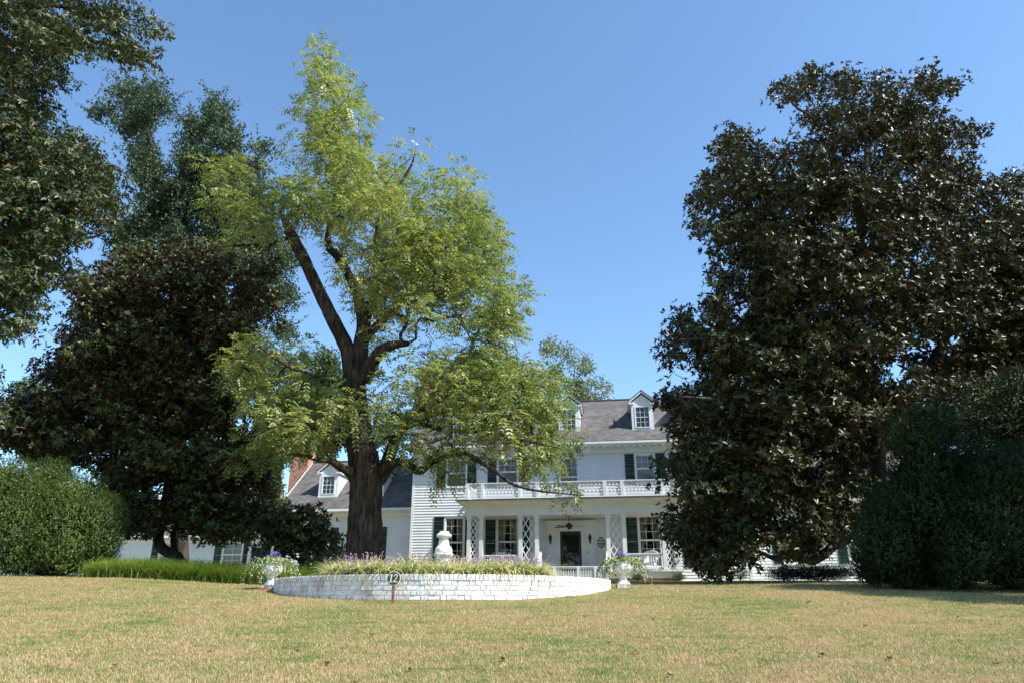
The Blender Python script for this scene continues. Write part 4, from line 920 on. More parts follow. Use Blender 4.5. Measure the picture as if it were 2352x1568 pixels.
# windows of the main block
for k, (a, b) in enumerate(up_win):
    if k == 2: window(a, b, 7.55, 9.62, 0.0, 3, (2, 2), .5, tr=.12, curtain='sheer'); continue
    window(a, b, 8.2, 9.72, 0.0, 3, (2, 2), .5, tr=.07, curtain='sheer', muntin_low=False)
    shutter(a - .61, a - .09, 8.14, 9.8, 0.0); shutter(b + .09, b + .61, 8.14, 9.8, 0.0)
for a, b in lo_win:
    window(a, b, 3.72, 6.42, 0.0, 3, (3, 3), .5, curtain='tie')
    shutter(a - .68, a - .11, 3.66, 6.5, 0.0); shutter(b + .11, b + .68, 3.66, 6.5, 0.0)
# dormers
def dormer(xc, zb, yf, sl, ez, ye, hw=.63, hgt=1.62, gab=.5):
    zw = zb + hgt; yb_ = (zw + gab - ez) / sl + ye + .3; ybw = (zw - ez) / sl + ye + .15
    m = hb()
    m.box(xc - hw, xc - hw + .17, yf, yf + .1, zb - .05, zw); m.box(xc + hw - .17, xc + hw, yf, yf + .1, zb - .05, zw)
    m.box(xc - hw + .17, xc + hw - .17, yf + .002, yf + .1, zw - .24, zw); m.box(xc - hw + .17, xc + hw - .17, yf + .002, yf + .1, zb - .05, zb + .12)
    for s_ in (-1, 1):
        x = xc + s_ * (hw - .01)
        m.add([(x, yf + .1, zb - .05), (x, yf + .1, zw), (x, ybw, zw)], [(0, 1, 2)])
    m.add([(xc - hw, yf + .01, zw), (xc + hw, yf + .01, zw), (xc, yf + .01, zw + gab)], [(0, 1, 2)])
    m.box(xc - hw - .03, xc + hw + .03, yf - .03, yf - .001, zb - .09, zb - .01)
    d = m.build('dormer', M['trim'], house)
    c = hb(); o = hw + .14; g2 = gab * (o / hw)
    c.box(xc - o, xc - hw + .16, yf - .13, yf - .002, zw - .1, zw + .0); c.box(xc + hw - .16, xc + o, yf - .13, yf - .002, zw - .1, zw + .0)
    for s_ in (-1, 1):
        c.bar((xc + s_ * o, yf - .07, zw + .03), (xc + s_ * .01, yf - .07, zw + g2 + .03), .13, .1)
        c.bar((xc + s_ * (hw + .06), yf - .1, zw - .05), (xc + s_ * (hw + .06), ybw, zw - .05), .12, .1)
    c.build('dormer_cornice', M['trim'], d)
    r = hb()
    for s_ in (-1, 1):
        a = (xc + s_ * (o + .02), yf - .16, zw - .0 + .06); b = (xc, yf - .16, zw + g2 + .09)
        vs = [a, b, (b[0], yb_ + .3, b[2]), (a[0], yb_ + .3, a[2])]; vs += [(p[0], p[1], p[2] + .05) for p in vs]
        r.add(vs, [(0, 1, 2, 3), (7, 6, 5, 4), (0, 4, 5, 1), (1, 5, 6, 2), (2, 6, 7, 3), (3, 7, 4, 0)])
    r.build('dormer_roof', M['shingle'], d)
    x0, x1 = xc - .37, xc + .37; z0, z1 = zb + .16, zw - .28
    s = hb()
    s.box(xc - hw + .171, x0, yf - .02, yf + .06, z0 - .05, z1 + .05); s.box(x1, xc + hw - .171, yf - .02, yf + .06, z0 - .05, z1 + .05); s.box(x0, x1, yf - .02, yf + .06, z1, z1 + .05); s.box(x0, x1, yf - .03, yf + .06, z0 - .05, z0)
    zm = (z0 + z1) / 2; s.box(x0, x1, yf + .01, yf + .05, zm - .02, zm + .02)
    for i in (1, 2): xm = x0 + (x1 - x0) * i / 3; s.box(xm - .01, xm + .01, yf + .015, yf + .04, z0, z1)
    for zz in ((z0 + zm) / 2, (z1 + zm) / 2): s.box(x0, x1, yf + .017, yf + .038, zz - .01, zz + .01)
    s.build('sash', M['trim'], d)
    g = hb(); g.add([(x0, yf + .03, z0), (x1, yf + .03, z0), (x1, yf + .03, z1), (x0, yf + .03, z1)], [(0, 1, 2, 3)]); g.build('pane', M['glass'], d)
    c = hb(); curtain_mesh(c, x0, x0 + .3, z0, z1, yf + .15, True, -1); curtain_mesh(c, x1 - .3, x1, z0, z1, yf + .15, True, 1); c.build('curtain', M['sheer'], d)
for xc in (-6.3, -3.42, .1, 4.4, 6.95): dormer(xc, 11.33, .62, SL, EZ, YE)
SLw = (11.1 - 7.32) / (6.3 - 1.58)
for xc in (-15.3, -12.3): dormer(xc, 8.2, 2.62, SLw, 7.32, 1.58, hgt=1.5)
for xc in (12.1, 15.5): dormer(xc, 8.2, 2.25, .86, 7.32, 1.18, hgt=1.5)
m = hb(); m.lathe((2.75, 1.05, 11.5), [(.16, -.05), (.12, .14), (.075, .18), (.07, .62), (.05, .62)], 12); m.build('vent_pipe', M['vent'], house, True)
# porch: floor, skirt, foundation
PX0, PX1, PY = -5.3, 5.68, -2.55
m = hb(); m.box(PX0 - .1, PX1 + .1, PY - .14, -.03, FZ - .05, FZ); m.build('porch_floor', M['floor'], house)
m = hb(); m.box(PX0, PX1, PY - .03, PY, FZ - .34, FZ - .05); m.box(PX0, PX0 + .03, PY + .001, -.03, FZ - .34, FZ - .05); m.box(PX1 - .03, PX1, PY + .001, -.03, FZ - .34, FZ - .05); m.build('porch_skirt', M['trim'], house)
m = hb(); m.box(PX0 + .08, PX1 - .08, PY + .05, -.05, GZ - .2, FZ - .34); m.build('porch_foundation', M['brick'], house)
m = hb(); m.box(PX0 + .05, PX1 - .05, PY + .3, -.04, 6.28, 6.32); m.build('porch_ceiling', M['ceil'], house)
BT = 6.2
m = hb()
m.box(PX0 - .08, PX1 + .08, PY - .12, PY + .22, BT, BT + .32); m.box(PX0 - .08, PX0 + .2, PY + .221, -.03, BT, BT + .32); m.box(PX1 - .2, PX1 + .08, PY + .221, -.03, BT, BT + .32)
m.box(PX0 - .1, PX1 + .1, PY - .15, PY + .2, BT + .321, BT + .5)
m.build('porch_beam', M['trim'], house)
m = hb()
for i, (o, za, zb_) in enumerate(((.2, .5, .58), (.34, .58, .66), (.47, .66, .735))):
    m.box(PX0 - o, PX1 + o, PY - o - .08, -.03, BT + za + .001, BT + zb_)
m.build('porch_cornice', M['trim'], house)
m = hb(); vs = [(PX0 - .55, PY - .62, 6.94), (PX1 + .55, PY - .62, 6.94), (PX1 + .3, -.03, 7.03), (PX0 - .3, -.03, 7.03)]; vs += [(p[0], p[1], p[2] + .05) for p in vs]
m.add(vs, [(3, 2, 1, 0), (4, 5, 6, 7), (0, 1, 5, 4), (1, 2, 6, 5), (2, 3, 7, 6), (3, 0, 4, 7)]); m.build('porch_roof', M['shingle'], house)
# lattice pillars
def lattice(mb, xa, xb, y, za, zb, n_across, w, t=.012, ang=None):
    """crossing laths in the rectangle xa..xb, za..zb"""
    W_ = xb - xa; H = zb - za; dx = W_ / n_across; dz = dx * (ang or 1.55) * 1.0
    slope = dz / dx
    k = -int(H / slope / dx) - 2
    while k < n_across + 2 + int(H / slope / dx):
        for sg in (1, -1):
            xs_ = xa + k * dx if sg > 0 else xb - k * dx
            pts = []
            # line x = xs_ + sg*s, z = za + slope*s
            s0 = 0; s1 = H / slope
            lo = (xa - xs_) * sg; hi = (xb - xs_) * sg
            if lo > hi: lo, hi = hi, lo
            s0 = max(s0, lo); s1 = min(s1, hi)
            if s1 - s0 > 0.02:
                yy_ = y - t * .5 * sg
                mb.bar((xs_ + sg * s0, yy_, za + slope * s0), (xs_ + sg * s1, yy_, za + slope * s1), t, w, up=(-sg * slope, 0, 1))
        k += 1
pairs = [(-5.16, -4.5), (-2.42, -1.56), (2.12, 2.94), (4.92, 5.56)]
for a, b in pairs:
    root_p = hb(); root_p.box(a - .13, b + .13, PY - .13, PY + .13, BT - .03, BT - .001); pp = root_p.build('lattice_pillar', M['trim'], house)
    for x in (a, b):
        q = hb(); q.box(x - .1, x + .1, PY - .1, PY + .1, FZ + .12, BT - .2); q.box(x - .125, x + .125, PY - .125, PY + .125, FZ, FZ + .12)
        q.box(x - .125, x + .125, PY - .125, PY + .125, BT - .2, BT - .14); q.box(x - .15, x + .15, PY - .15, PY + .15, BT - .14, BT - .031); q.build('post', M['paint'], pp)
    q = hb(); lattice(q, a + .1, b - .1, PY, FZ + .02, BT - .04, 2, .05, .016, 1.62); q.build('lattice', M['paint'], pp)
# side lattice at the wall end pilasters
# balcony railing with lattice
m = hb(); bz0, bz1 = 7.0, 7.9; by = PY - .12
bx = [PX0 + .02]; posts = [-5.28, -4.45, -2.45, -1.5, .3, 2.05, 2.95, 4.95, 5.66]
bays = list(zip(posts[:-1], posts[1:]))
m.box(posts[0] - .1, posts[-1] + .1, by - .07, by + .07, bz1 - .05, bz1); m.box(posts[0], posts[-1], by - .03, by + .03, bz1 - .15, bz1 - .051); m.box(posts[0], posts[-1], by - .03, by + .03, bz0 + .12, bz0 + .22)
for x in posts:
    if x != .3: m.box(x - .08, x + .08, by - .08, by + .08, bz0 - .01, bz1 - .05)
for a, b in bays: lattice(m, a + .06, b - .06, by, bz0 + .22, bz1 - .15, max(2, round((b - a) / .21)), .05, .014, 1.0)
for sx in (posts[0], posts[-1]):
    m.box(sx - .04, sx + .04, by + .08, -.05, bz1 - .14, bz1 - .05); m.box(sx - .03, sx + .03, by + .08, -.05, bz0 + .12, bz0 + .2)
    for k in range(9): m.box(sx - .02, sx + .02, by + .3 + k * .25, by + .34 + k * .25, bz0 + .2, bz1 - .14)
m.build('balcony_railing', M['paint'], house)
# porch railings
def rail(x0, x1, y, zt, zb, name='porch_railing', step=.115, post=()):
    m = hb(); m.box(x0, x1, y - .05, y + .05, zt - .05, zt); m.box(x0, x1, y - .025, y + .025, zt - .13, zt - .051); m.box(x0, x1, y - .03, y + .03, zb, zb + .08)
    n_ = int((x1 - x0) / step)
    for i in range(1, n_): x = x0 + (x1 - x0) * i / n_; m.box(x - .018, x + .018, y - .018, y + .018, zb + .08, zt - .13)
    for x in post: m.box(x - .06, x + .06, y - .062, y + .062, GZ, zt - .051)
    m.build(name, M['paint'], house)
rail(-4.4, -2.52, PY, 4.2, FZ + .1); rail(3.04, 4.82, PY, 4.22, FZ + .1)
LY = -4.3
rail(-1.3, 1.95, LY, 3.52, 2.78, 'landing_railing', .118, (-.55, .62, 1.45))
m = hb()
for x in (-1.36, 2.02):
    m.box(x - .06, x + .06, PY - .3, PY - .18, FZ, 4.32); m.box(x - .06, x + .06, LY - .06, LY + .06, GZ - .1, 3.72)
    m.bar((x, PY - .24, 4.2), (x, LY, 3.62), .06, .09); m.bar((x, PY - .24, 3.5), (x, LY, 2.95), .05, .07)
    for k in range(1, 11): t = k / 11; y = PY - .24 + (LY - PY + .24) * t; m.box(x - .018, x + .018, y - .018, y + .018, 3.5 - .55 * t, 4.2 - .58 * t)
m.build('handrail', M['paint'], house)
m = hb()
for k in range(3): m.box(-1.25, 1.9, PY - .45 - k * .33, PY - .14 - k * .33, GZ - .2, FZ - .12 - k * .15)
m.box(-1.3, 1.95, LY + .06, PY - 1.11, GZ - .2, GZ + .12)
m.build('steps', M['floor'], house)
# door with surround
m = hb(); m.box(-.78, -.56, -.05, .06, FZ, 5.82); m.box(.62, .84, -.05, .06, FZ, 5.82); m.box(-.559, .619, -.047, .06, 5.61, 5.82)
m.box(-1.25, 1.3, -.06, .0, 5.821, 6.0); m.box(-1.33, 1.38, -.12, .0, 6.001, 6.09); m.box(-1.42, 1.48, -.19, .0, 6.091, 6.16); m.box(-1.25, -.79, -.036, .0, FZ, 5.82); m.box(.85, 1.3, -.036, .0, FZ, 5.82)
m.build('door_surround', M['trim'], house)
m = hb(); m.box(-.55, -.42, .0, .05, FZ + .02, 5.6); m.box(.48, .61, .0, .05, FZ + .02, 5.6); m.box(-.42, .48, .001, .049, 5.42, 5.6); m.box(-.42, .48, .001, .049, FZ + .02, FZ + .25)
d = m.build('door', plain('dark_door_paint', (.008, .016, .014), .4, .1), house)
g = hb(); g.add([(-.42, .025, FZ + .25), (.48, .025, FZ + .25), (.48, .025, 5.42), (-.42, .025, 5.42)], [(0, 1, 2, 3)]); g.build('pane', M['glass'], d)
g = hb(); g.lathe((.53, -.04, 4.35), [(.012, -.01), (.03, .0), (.03, .03), (.012, .04)], 10); g.build('handle', M['dark'], d)
g = hb(); g.lathe((.98, -.05, 4.45), [(.03, 0), (.035, .03), (.02, .05)], 10); g.build('doorbell', M['dark'], house)
# oval window
m = hb(); oc = (1.70, 4.95); oa, ob = .24, .33
vs = []; fs = []; n = 40
for k, (s_, y) in enumerate(((1.0, -.05), (1.22, -.05), (1.25, -.01), (.98, -.01))):
    for i in range(n): a = 2 * math.pi * i / n; vs.append((oc[0] + oa * s_ * math.cos(a), y, oc[1] + ob * s_ * math.sin(a)))
for k in range(4):
    for i in range(n): fs.append((k * n + i, k * n + (i + 1) % n, ((k + 1) % 4) * n + (i + 1) % n, ((k + 1) % 4) * n + i))
m.add(vs, fs); w = m.build('oval_window', M['trim'], house)
m = hb(); m.add([(oc[0] + oa * math.cos(2 * math.pi * i / n), -.024, oc[1] + ob * math.sin(2 * math.pi * i / n)) for i in range(n)], [tuple(range(n))]); m.build('pane', plain('dark_pane', (.012, .012, .012), .06, .1), w)
m = hb()
for k in range(-4, 5):
    for sg in (-1, 1):
        c0 = k * .14; pts = []
        for i in range(201):
            s_ = -0.6 + 1.2 * i / 200; x = c0 + s_ * .55; z = s_ * sg
            if (x / oa) ** 2 + (z / ob) ** 2 < 1: pts.append((x, z))
        if len(pts) > 4: m.bar((oc[0] + pts[0][0], -.034 - .002 * sg, oc[1] + pts[0][1]), (oc[0] + pts[-1][0], -.034 - .002 * sg, oc[1] + pts[-1][1]), .006, .009, up=(1, 0, 0))
m.build('lattice', M['trim'], w)
m = hb(); m.lathe((-5.62, -.1, 7.35), [(.02, -.08), (.05, -.05), (.05, .02), (.02, .05)], 10); m.tube([(-5.62, -.02, 7.4), (-5.62, -.1, 7.38)], .015, 6); m.tube([(-5.55, -.04, 7.4), (-5.42, -.16, 7.36)], [.02, .045], 8); m.tube([(-5.68, -.04, 7.4), (-5.8, -.16, 7.34)], [.02, .045], 8); m.build('floodlight', M['trim'], house)

# things on the porch -----------------------------------------------
def at_house(name, x, y, z, label, cat, rz=0, group=None):
    w = HW(x, y, z); return empty(name, w, label, cat, HA + rz, group)
fan = at_house('ceiling_fan', .05, -1.35, 6.28, 'dark ceiling fan hanging in front of the door on the porch', 'fan')
m = MB(); m.tube([(0, 0, 0), (0, 0, -.42)], .018, 8); m.lathe((0, 0, -.04), [(.07, 0), (.05, .04)], 12); m.build('rod', M['dark'], fan)
m = MB(); m.lathe((0, 0, -.66), [(.05, -.06), (.08, -.02), (.09, .02), (.17, .05), (.19, .1), (.17, .19), (.08, .24), (.03, .28)], 20); m.build('motor', M['dark'], fan, True)
for k in range(5):
    a = R(10 + 72 * k); c, s_ = math.cos(a), math.sin(a)
    m = MB(); L_, w0, w1 = .86, .055, .085
    vs = []
    for (r_, w_) in ((.2, .03), (.3, w0), (L_, w1), (L_ + .02, w1 * .6)):
        for sg in (-1, 1):
            for dz in (0, .008): vs.append((r_ * c - sg * w_ * s_, r_ * s_ + sg * w_ * c, -.58 + sg * w_ * .22 + dz))
    fs = []
    for i in range(3): b_ = i * 4; fs += [(b_, b_ + 2, b_ + 6, b_ + 4), (b_ + 1, b_ + 5, b_ + 7, b_ + 3), (b_, b_ + 4, b_ + 5, b_ + 1), (b_ + 2, b_ + 3, b_ + 7, b_ + 6)]
    m.add(vs, fs); m.build('blade', M['wood'], fan)
def lantern(x, label):
    l = at_house('wall_lantern', x, -.02, 5.0, label, 'lantern', group='lanterns beside the porch door')
    m = MB(); m.lathe((0, -.1, 0), [(.01, -.12), (.02, -.08), (.012, -.02), (.035, .0), (.03, .06)], 10); m.box(-.05, .05, -.02, .0, -.05, .2); m.tube([(0, -.02, .02), (0, -.07, -.02), (0, -.1, .02)], .012, 6); m.build('bracket', M['dark'], l)
    m = MB(); m.lathe((0, -.1, .08), [(.05, 0), (.085, .2), (.085, .21), (.05, .0)], 6)
    for k in range(6): a = 2 * math.pi * k / 6; m.tube([(.052 * math.cos(a), -.1 + .052 * math.sin(a), .06), (.092 * math.cos(a), -.1 + .092 * math.sin(a), .3)], .008, 4)
    m.lathe((0, -.1, .3), [(.1, 0), (.05, .07), (.025, .09), (.03, .12), (.008, .17)], 10); m.build('cage', M['dark'], l)
    m = MB(); m.lathe((0, -.1, .09), [(.045, 0), (.08, .2)], 6); m.build('glass', plain('aged_glass', (.3, .26, .15), .2), l)
lantern(-1.08, 'dark wall lantern left of the porch door'); lantern(1.1, 'dark wall lantern between the porch door and the oval window')
def wicker_chair(x, y, rz, label):
    c = at_house('wicker_chair', x, y, FZ, label, 'chair', rz, 'white wicker chairs on the porch')
    m = MB(); m.box(-.27, .27, -.28, .22, .36, .43); m.box(-.26, .26, -.27, .2, .431, .47); m.build('seat', M['wicker'], c)
    m = MB(); vs = []; fs = []; n = 18; k = 5
    for r_ in range(k + 1):
        t = r_ / k
        for i in range(n + 1):
            a = math.pi * (i / n); rr = 1
            x_ = -math.cos(a) * (.3 + .12 * t); y_ = .24 + .1 * t - (.18 * (abs(math.cos(a)) ** 2)); z = .4 + t * (.30 + .38 * math.sin(a) ** .6)
            vs.append((x_, y_, z))
    for r_ in range(k):
        for i in range(n): fs.append((r_ * (n + 1) + i, r_ * (n + 1) + i + 1, (r_ + 1) * (n + 1) + i + 1, (r_ + 1) * (n + 1) + i))
    m.add(vs, fs); rim = vs[-(n + 1):]; m.tube(rim, .03, 6); m.build('backrest', M['wicker'], c)
    for sx in (-1, 1):
        m = MB(); m.tube([(sx * .4, .12, .66), (sx * .4, -.1, .64), (sx * .38, -.3, .62)], .03, 6); m.tube([(sx * .38, -.3, .62), (sx * .3, -.26, .4)], .018, 6); m.tube([(sx * .39, -.24, .62), (sx * .26, -.2, .42)], .012, 6); m.build('armrest', M['wicker'], c)
        for sy in (-.25, .2): m = MB(); m.tube([(sx * .26, sy, 0), (sx * .25, sy, .38)], .022, 6); m.build('leg', M['wicker'], c)
wicker_chair(1.32, -.75, 0, 'white wicker chair below the oval window')
wicker_chair(-1.95, -1.1, R(35), 'white wicker chair behind the second lattice pillar from the left')
wicker_chair(4.2, -1.5, R(-20), 'white wicker chair behind the right porch railing')
c = at_house('porch_chair', -3.55, -1.7, FZ, 'weathered slatted armchair behind the left porch railing', 'chair', R(180))
m = MB(); m.box(-.27, .27, -.25, .25, .4, .44); m.build('seat', M['wicker'], c)
m = MB()
for k in range(7): x = -.21 + k * .07; m.box(x - .012, x + .012, .22, .25, .44, .95)
m.box(-.27, .27, .21, .26, .95, 1.03); m.box(-.28, -.24, .2, .26, 0.44, 1.07); m.box(.24, .28, .2, .26, .44, 1.07); m.build('backrest', M['wicker'], c)
for sx in (-1, 1):
    m = MB(); m.box(sx * .26 - .025, sx * .26 + .025, -.25, .2, .64, .67); m.build('armrest', M['wicker'], c)
    for sy in (-.23, .23): m = MB(); m.box(sx * .25 - .02, sx * .25 + .02, sy - .02, sy + .02, 0, .64 if sy < 0 else .4); m.build('leg', M['wicker'], c)

# ---------------------------------------------------------------- round brick planter
pz = 1.60
pl = empty('planter_wall', (PC[0], PC[1], pz), 'low round white painted brick planter in the middle of the lawn', 'planter')
m = MB(off=(PC[0], PC[1], pz))
def cyl_brick(a0, a1, r0, r1, z0, z1, j=.003):
    vs = []
    for r_ in (r0, r1):
        for a in (a0, a1):
            for z in (z0, z1):
                vs.append((PC[0] + (r_ + random.uniform(-j, j) * (r_ == r1)) * math.sin(a), PC[1] - (r_ + random.uniform(-j, j) * (r_ == r1)) * math.cos(a), z + random.uniform(-j, j) * .7))
    m.add(vs, [(4, 5, 7, 6), (0, 2, 3, 1), (1, 3, 7, 5), (0, 4, 6, 2), (0, 1, 5, 4), (2, 6, 7, 3)])
r1 = PR; r0 = PR - .22
ns = 300; da = 2 * math.pi / ns
for i in range(ns):
    a = i * da; o_ = random.uniform(-.004, .004); cyl_brick(a + .0021, a + da - .0021, r0, r1 + o_, PTOP - .096, PTOP + random.uniform(-.003, .003))
z = PTOP - .1; row = 0
while z > 1.62:
    a = (row * .37) % 1 * .06
    end = a + 2 * math.pi
    while a < end - .02:
        w_ = random.choice((.205, .205, .205, .10)) / PR; b_ = min(a + w_, end)
        cyl_brick(a + .0022, b_ - .0022, r0, r1 - .004 + random.uniform(-.007, .005), z - .0725, z - .0075); a = b_ + .001
    z -= .08; row += 1
m.build('brick', M['pbrick'], pl)
m = MB(off=(PC[0], PC[1], pz)); n = 160; vs = []
for r_ in (r0 + .012, r1 - .021):
    for zz in (1.55, PTOP - .006):
        for i in range(n): a = 2 * math.pi * i / n; vs.append((PC[0] + r_ * math.sin(a), PC[1] - r_ * math.cos(a), zz))
fs = []
for i in range(n):
    j = (i + 1) % n; fs += [(i, n + i, n + j, j), (2 * n + i, 2 * n + j, 3 * n + j, 3 * n + i), (n + i, 3 * n + i, 3 * n + j, n + j)]
m.add(vs, fs); m.build('mortar', M['pbrick'], pl)
m = MB(off=(PC[0], PC[1], pz)); vs = [(PC[0], PC[1], 2.12)]; fs = []
for k in range(1, 6):
    for i in range(60): a = 2 * math.pi * i / 60; r_ = (r0 + .02) * k / 5; vs.append((PC[0] + r_ * math.sin(a), PC[1] - r_ * math.cos(a), 2.10 - .05 * (k == 5) + random.uniform(-.015, .015)))
for i in range(60): fs.append((0, 1 + i, 1 + (i + 1) % 60))
for k in range(4):
    for i in range(60): a = 1 + k * 60; fs.append((a + i, a + 60 + i, a + 60 + (i + 1) % 60, a + (i + 1) % 60))
m.add(vs, fs); tag(m.build('soil', M['soil'], pl))

def in_planter(n, xa, xb, ya, yb, rin=.3):
    P = np.column_stack([rng.uniform(xa, xb, n * 3), rng.uniform(ya, yb, n * 3)]); d = np.hypot(P[:, 0] - PC[0], P[:, 1] - PC[1]); return P[(d < r0 - .03)][:n]
def arching(name, cen, per, lmin, lmax, wid, m_, zz, f0=(55, 88), f1=(50, 125), rad=.03, segs=6, hv=.35, label=None):
    n = len(cen) * per; P2 = np.repeat(cen, per, 0) + rng.normal(size=(n, 2)) * rad
    z = np.full(n, zz) if np.isscalar(zz) else zz(P2[:, 0], P2[:, 1])
    P = np.column_stack([P2, z]); L_ = rng.uniform(lmin, lmax, n) * np.repeat(rng.uniform(1 - hv, 1 + hv, len(cen)), per)
    a = rng.uniform(0, 2 * np.pi, n); out = np.column_stack([np.cos(a), np.sin(a), np.zeros(n)]); side = np.column_stack([-np.sin(a), np.cos(a), np.zeros(n)])
    p0 = np.radians(rng.uniform(*f0, n)); p1 = np.radians(rng.uniform(*f1, n)); rows = []; c = P.copy(); st = (L_ / segs)[:, None]
    side = nrm(side + rdir(n) * .3)
    for k in range(segs + 1):
        t = k / segs; w = wid * (1 - .8 * t ** 2.2) / 2 * (.7 + .3 * min(1, t * 4)); rows += [c - side * w, c + side * w]
        ph = p0 - p1 * (t + .5 / segs); c = c + (out * np.cos(ph)[:, None] + np.array((0, 0, 1.0)) * np.sin(ph)[:, None]) * st
    V = np.stack(rows, 1); base = (np.arange(n) * 2 * (segs + 1))[:, None]
    F = np.stack([base + np.array([2 * k, 2 * k + 1, 2 * k + 3, 2 * k + 2]) for k in range(segs)], 1).reshape(-1, 4)
    return np_mesh(name, V.reshape(-1, 3), F, m_)
def clumps(name, cen, per, hmin, hmax, wid, m_, lean, zz, curl, rad=.06, segs=5):
    P = np.repeat(cen, per, 0) + rng.normal(size=(len(cen) * per, 2)) * rad
    return blades(name, P, hmin, hmax, wid, m_, lean, (lambda x, y: np.full(x.shape, zz)) if np.isscalar(zz) else zz, segs, curl=curl)
cen = in_planter(420, -3.35, .62, 12.9, 15.2); k = (np.hypot(cen[:, 0] - PC[0], cen[:, 1] - PC[1]) > 1.7); cen = cen[k]
edge = []
for a in np.linspace(-.62, .64, 75): edge.append((PC[0] + (r0 - .1) * math.sin(a), PC[1] - (r0 - .1) * math.cos(a)))
cen = np.concatenate([cen, np.array(edge)])
tag(arching('variegated_liriope', cen, 36, .32, .50, .018, M['liriope'], 2.10, (38, 84), (55, 130)), 'mass of cream striped lily turf spilling over the planter rim', 'ground cover', kind='stuff')
# purple flower spikes: small stacked bells
c2 = cen[rng.choice(len(cen), 230)] + rng.normal(size=(230, 2)) * .06; nb = 16
base = np.column_stack([c2, np.full(len(c2), 2.08)]); tilt = rng.normal(size=(len(c2), 3)) * .12; tilt[:, 2] = 1; tilt = nrm(tilt); hh = rng.uniform(.34, .47, len(c2))[:, None]
t = np.repeat(np.linspace(.62, 1, nb)[None], len(c2), 0)[..., None]
Q = (base[:, None] + tilt[:, None] * hh[:, None] * t).reshape(-1, 3); D = nrm(rdir(len(Q)) * [1, 1, .3]); V, F = leaves_arr(Q, D, perp(D), .027, .024, .2)
tag(np_mesh('liriope_flowers', V, F, M['spike']), 'small purple flower spikes standing above the lily turf', 'flowers', kind='stuff')
cen = in_planter(150, -3.9, -1.0, 14.6, 18.5)
tag(clumps('green_liriope', cen, 30, .36, .6, .012, M['mondo'], .8, 2.08, .25, .08), 'taller green grassy tufts at the back of the planter and round the pedestal', 'ground cover', kind='stuff')
# green grass border on the left
bx_ = []; nb_ = 2100
X_ = rng.uniform(-10.5, -3.4, nb_); Y_ = rng.uniform(18.5, 20.2, nb_) + np.clip(X_ + 5.6, 0, 2) * .5
cen = np.column_stack([X_, Y_])
tag(arching('ornamental_grass', cen, 44, .36, .56, .011, M['mondo'], lambda x, y: ground(x, y), (62, 90), (40, 100), .10, 5, .22), 'long band of shaggy green border grass on the left of the lawn', 'grass', kind='stuff')
# small shrubs by the walnut base
def leafy_shrub(name, x, y, z, rx, h, n, leaf, m_, label, group=None):
    r_ = empty(name, (x, y, z), label, 'shrub', group=group); m2 = MB(off=(x, y, z))
    for k in range(9): a = random.uniform(0, 6.28); m2.tube([(x, y, z), (x + rx * .3 * math.cos(a), y + rx * .3 * math.sin(a), z + h * .5), (x + rx * .7 * math.cos(a), y + rx * .7 * math.sin(a), z + h * random.uniform(.6, .95))], [.015, .01, .004], 4)
    m2.build('stem', M['bark_mag'], r_)
    d = rdir(n); P = np.array((x, y, z + h * .5)) + d * rng.uniform(.4, 1, (n, 1)) * np.array((rx, rx, h * .5)) * (1 + .2 * np.sin(d[:, :1] * 7)); P = P[P[:, 2] > z]; D = nrm(rdir(len(P)) + [0, 0, .3])
    V, F = leaves_arr(P, D, perp(D), leaf * rng.uniform(.6, 1.2, len(P)), leaf * .45, .1); add_crown(r_, V, F, m_, 'foliage')
x_, y_ = W(775, 1290, 22)[:2]; leafy_shrub('small_shrub', x_, y_, G(x_, y_), .55, 1.0, 3500, .06, M['box'], 'small rounded green shrub beside the walnut trunk base')
x_, y_ = W(738, 1290, 23)[:2]; leafy_shrub('small_shrub', x_, y_, G(x_, y_), .5, .8, 2500, .06, M['far_dark'], 'low darker shrub between the border grass and the dark magnolia shrub')
for u_, y_, s_, lb in ((1560, 36.9, .35, 'small weedy plant at the porch foundation, left of its corner'), (1465, 36.8, .3, 'small weedy plant against the brick under the porch, behind the right urn'), (1700, 33, .5, 'thin weedy plant below the low magnolia branches'), (1880, 26, 1.5, 'low shrub in the shade under the huge magnolia trunk'), (1800, 28, .7, 'low shrub at the foot of the house wall, under the bent magnolia limb')):
    x_ = W(u_, 1325, y_)[0]; leafy_shrub('small_shrub', x_, y_, G(x_, y_), s_, min(s_ * 1.1, .55), int(1500 + 13000 * max(0, s_ - .5)), .05, M['box_dark'] if s_ > .5 else M['far_dark'], lb)

# ---------------------------------------------------------------- pedestal, urns, sign
yp = 15.75; xp = W(1018, 1280, yp)[0]; zt_ = W(1018, 1219, yp)[2]
ped = empty('garden_pedestal', (xp, yp, 2.1), 'white fluted cast pedestal standing among the planter flowers', 'pedestal')
sc1 = 1 / 1354 * 1.02; H_ = zt_ - 2.1
def pr(v, hw_): return (hw_ * sc1, H_ - (v - 450) * sc1 * .98)
m = MB()
m.lathe((0, 0, 0), [(hw_, z_) for hw_, z_ in [pr(860, 165), pr(700, 132), pr(655, 126)]], 36, flute=(pr(850, 1)[1], pr(670, 1)[1], .1)); m.build('shaft', M['stone'], ped)
m = MB(); m.lathe((0, 0, 0), [pr(655, 128), pr(640, 150), pr(615, 195), pr(580, 222), pr(560, 215), pr(530, 190), pr(510, 165), pr(500, 142), pr(470, 142), pr(455, 130), pr(450, 100)], 36); m.build('cap', M['stone'], ped, True)
m = MB(); m.lathe((0, 0, 0), [pr(1075, 250), pr(1000, 248), pr(950, 243), pr(915, 225), pr(900, 212), pr(885, 205), pr(870, 180), pr(858, 168)], 36); m.build('bell', M['stone'], ped, True)
m = MB(); b_ = H_ - (1180 - 450) * sc1 * .98
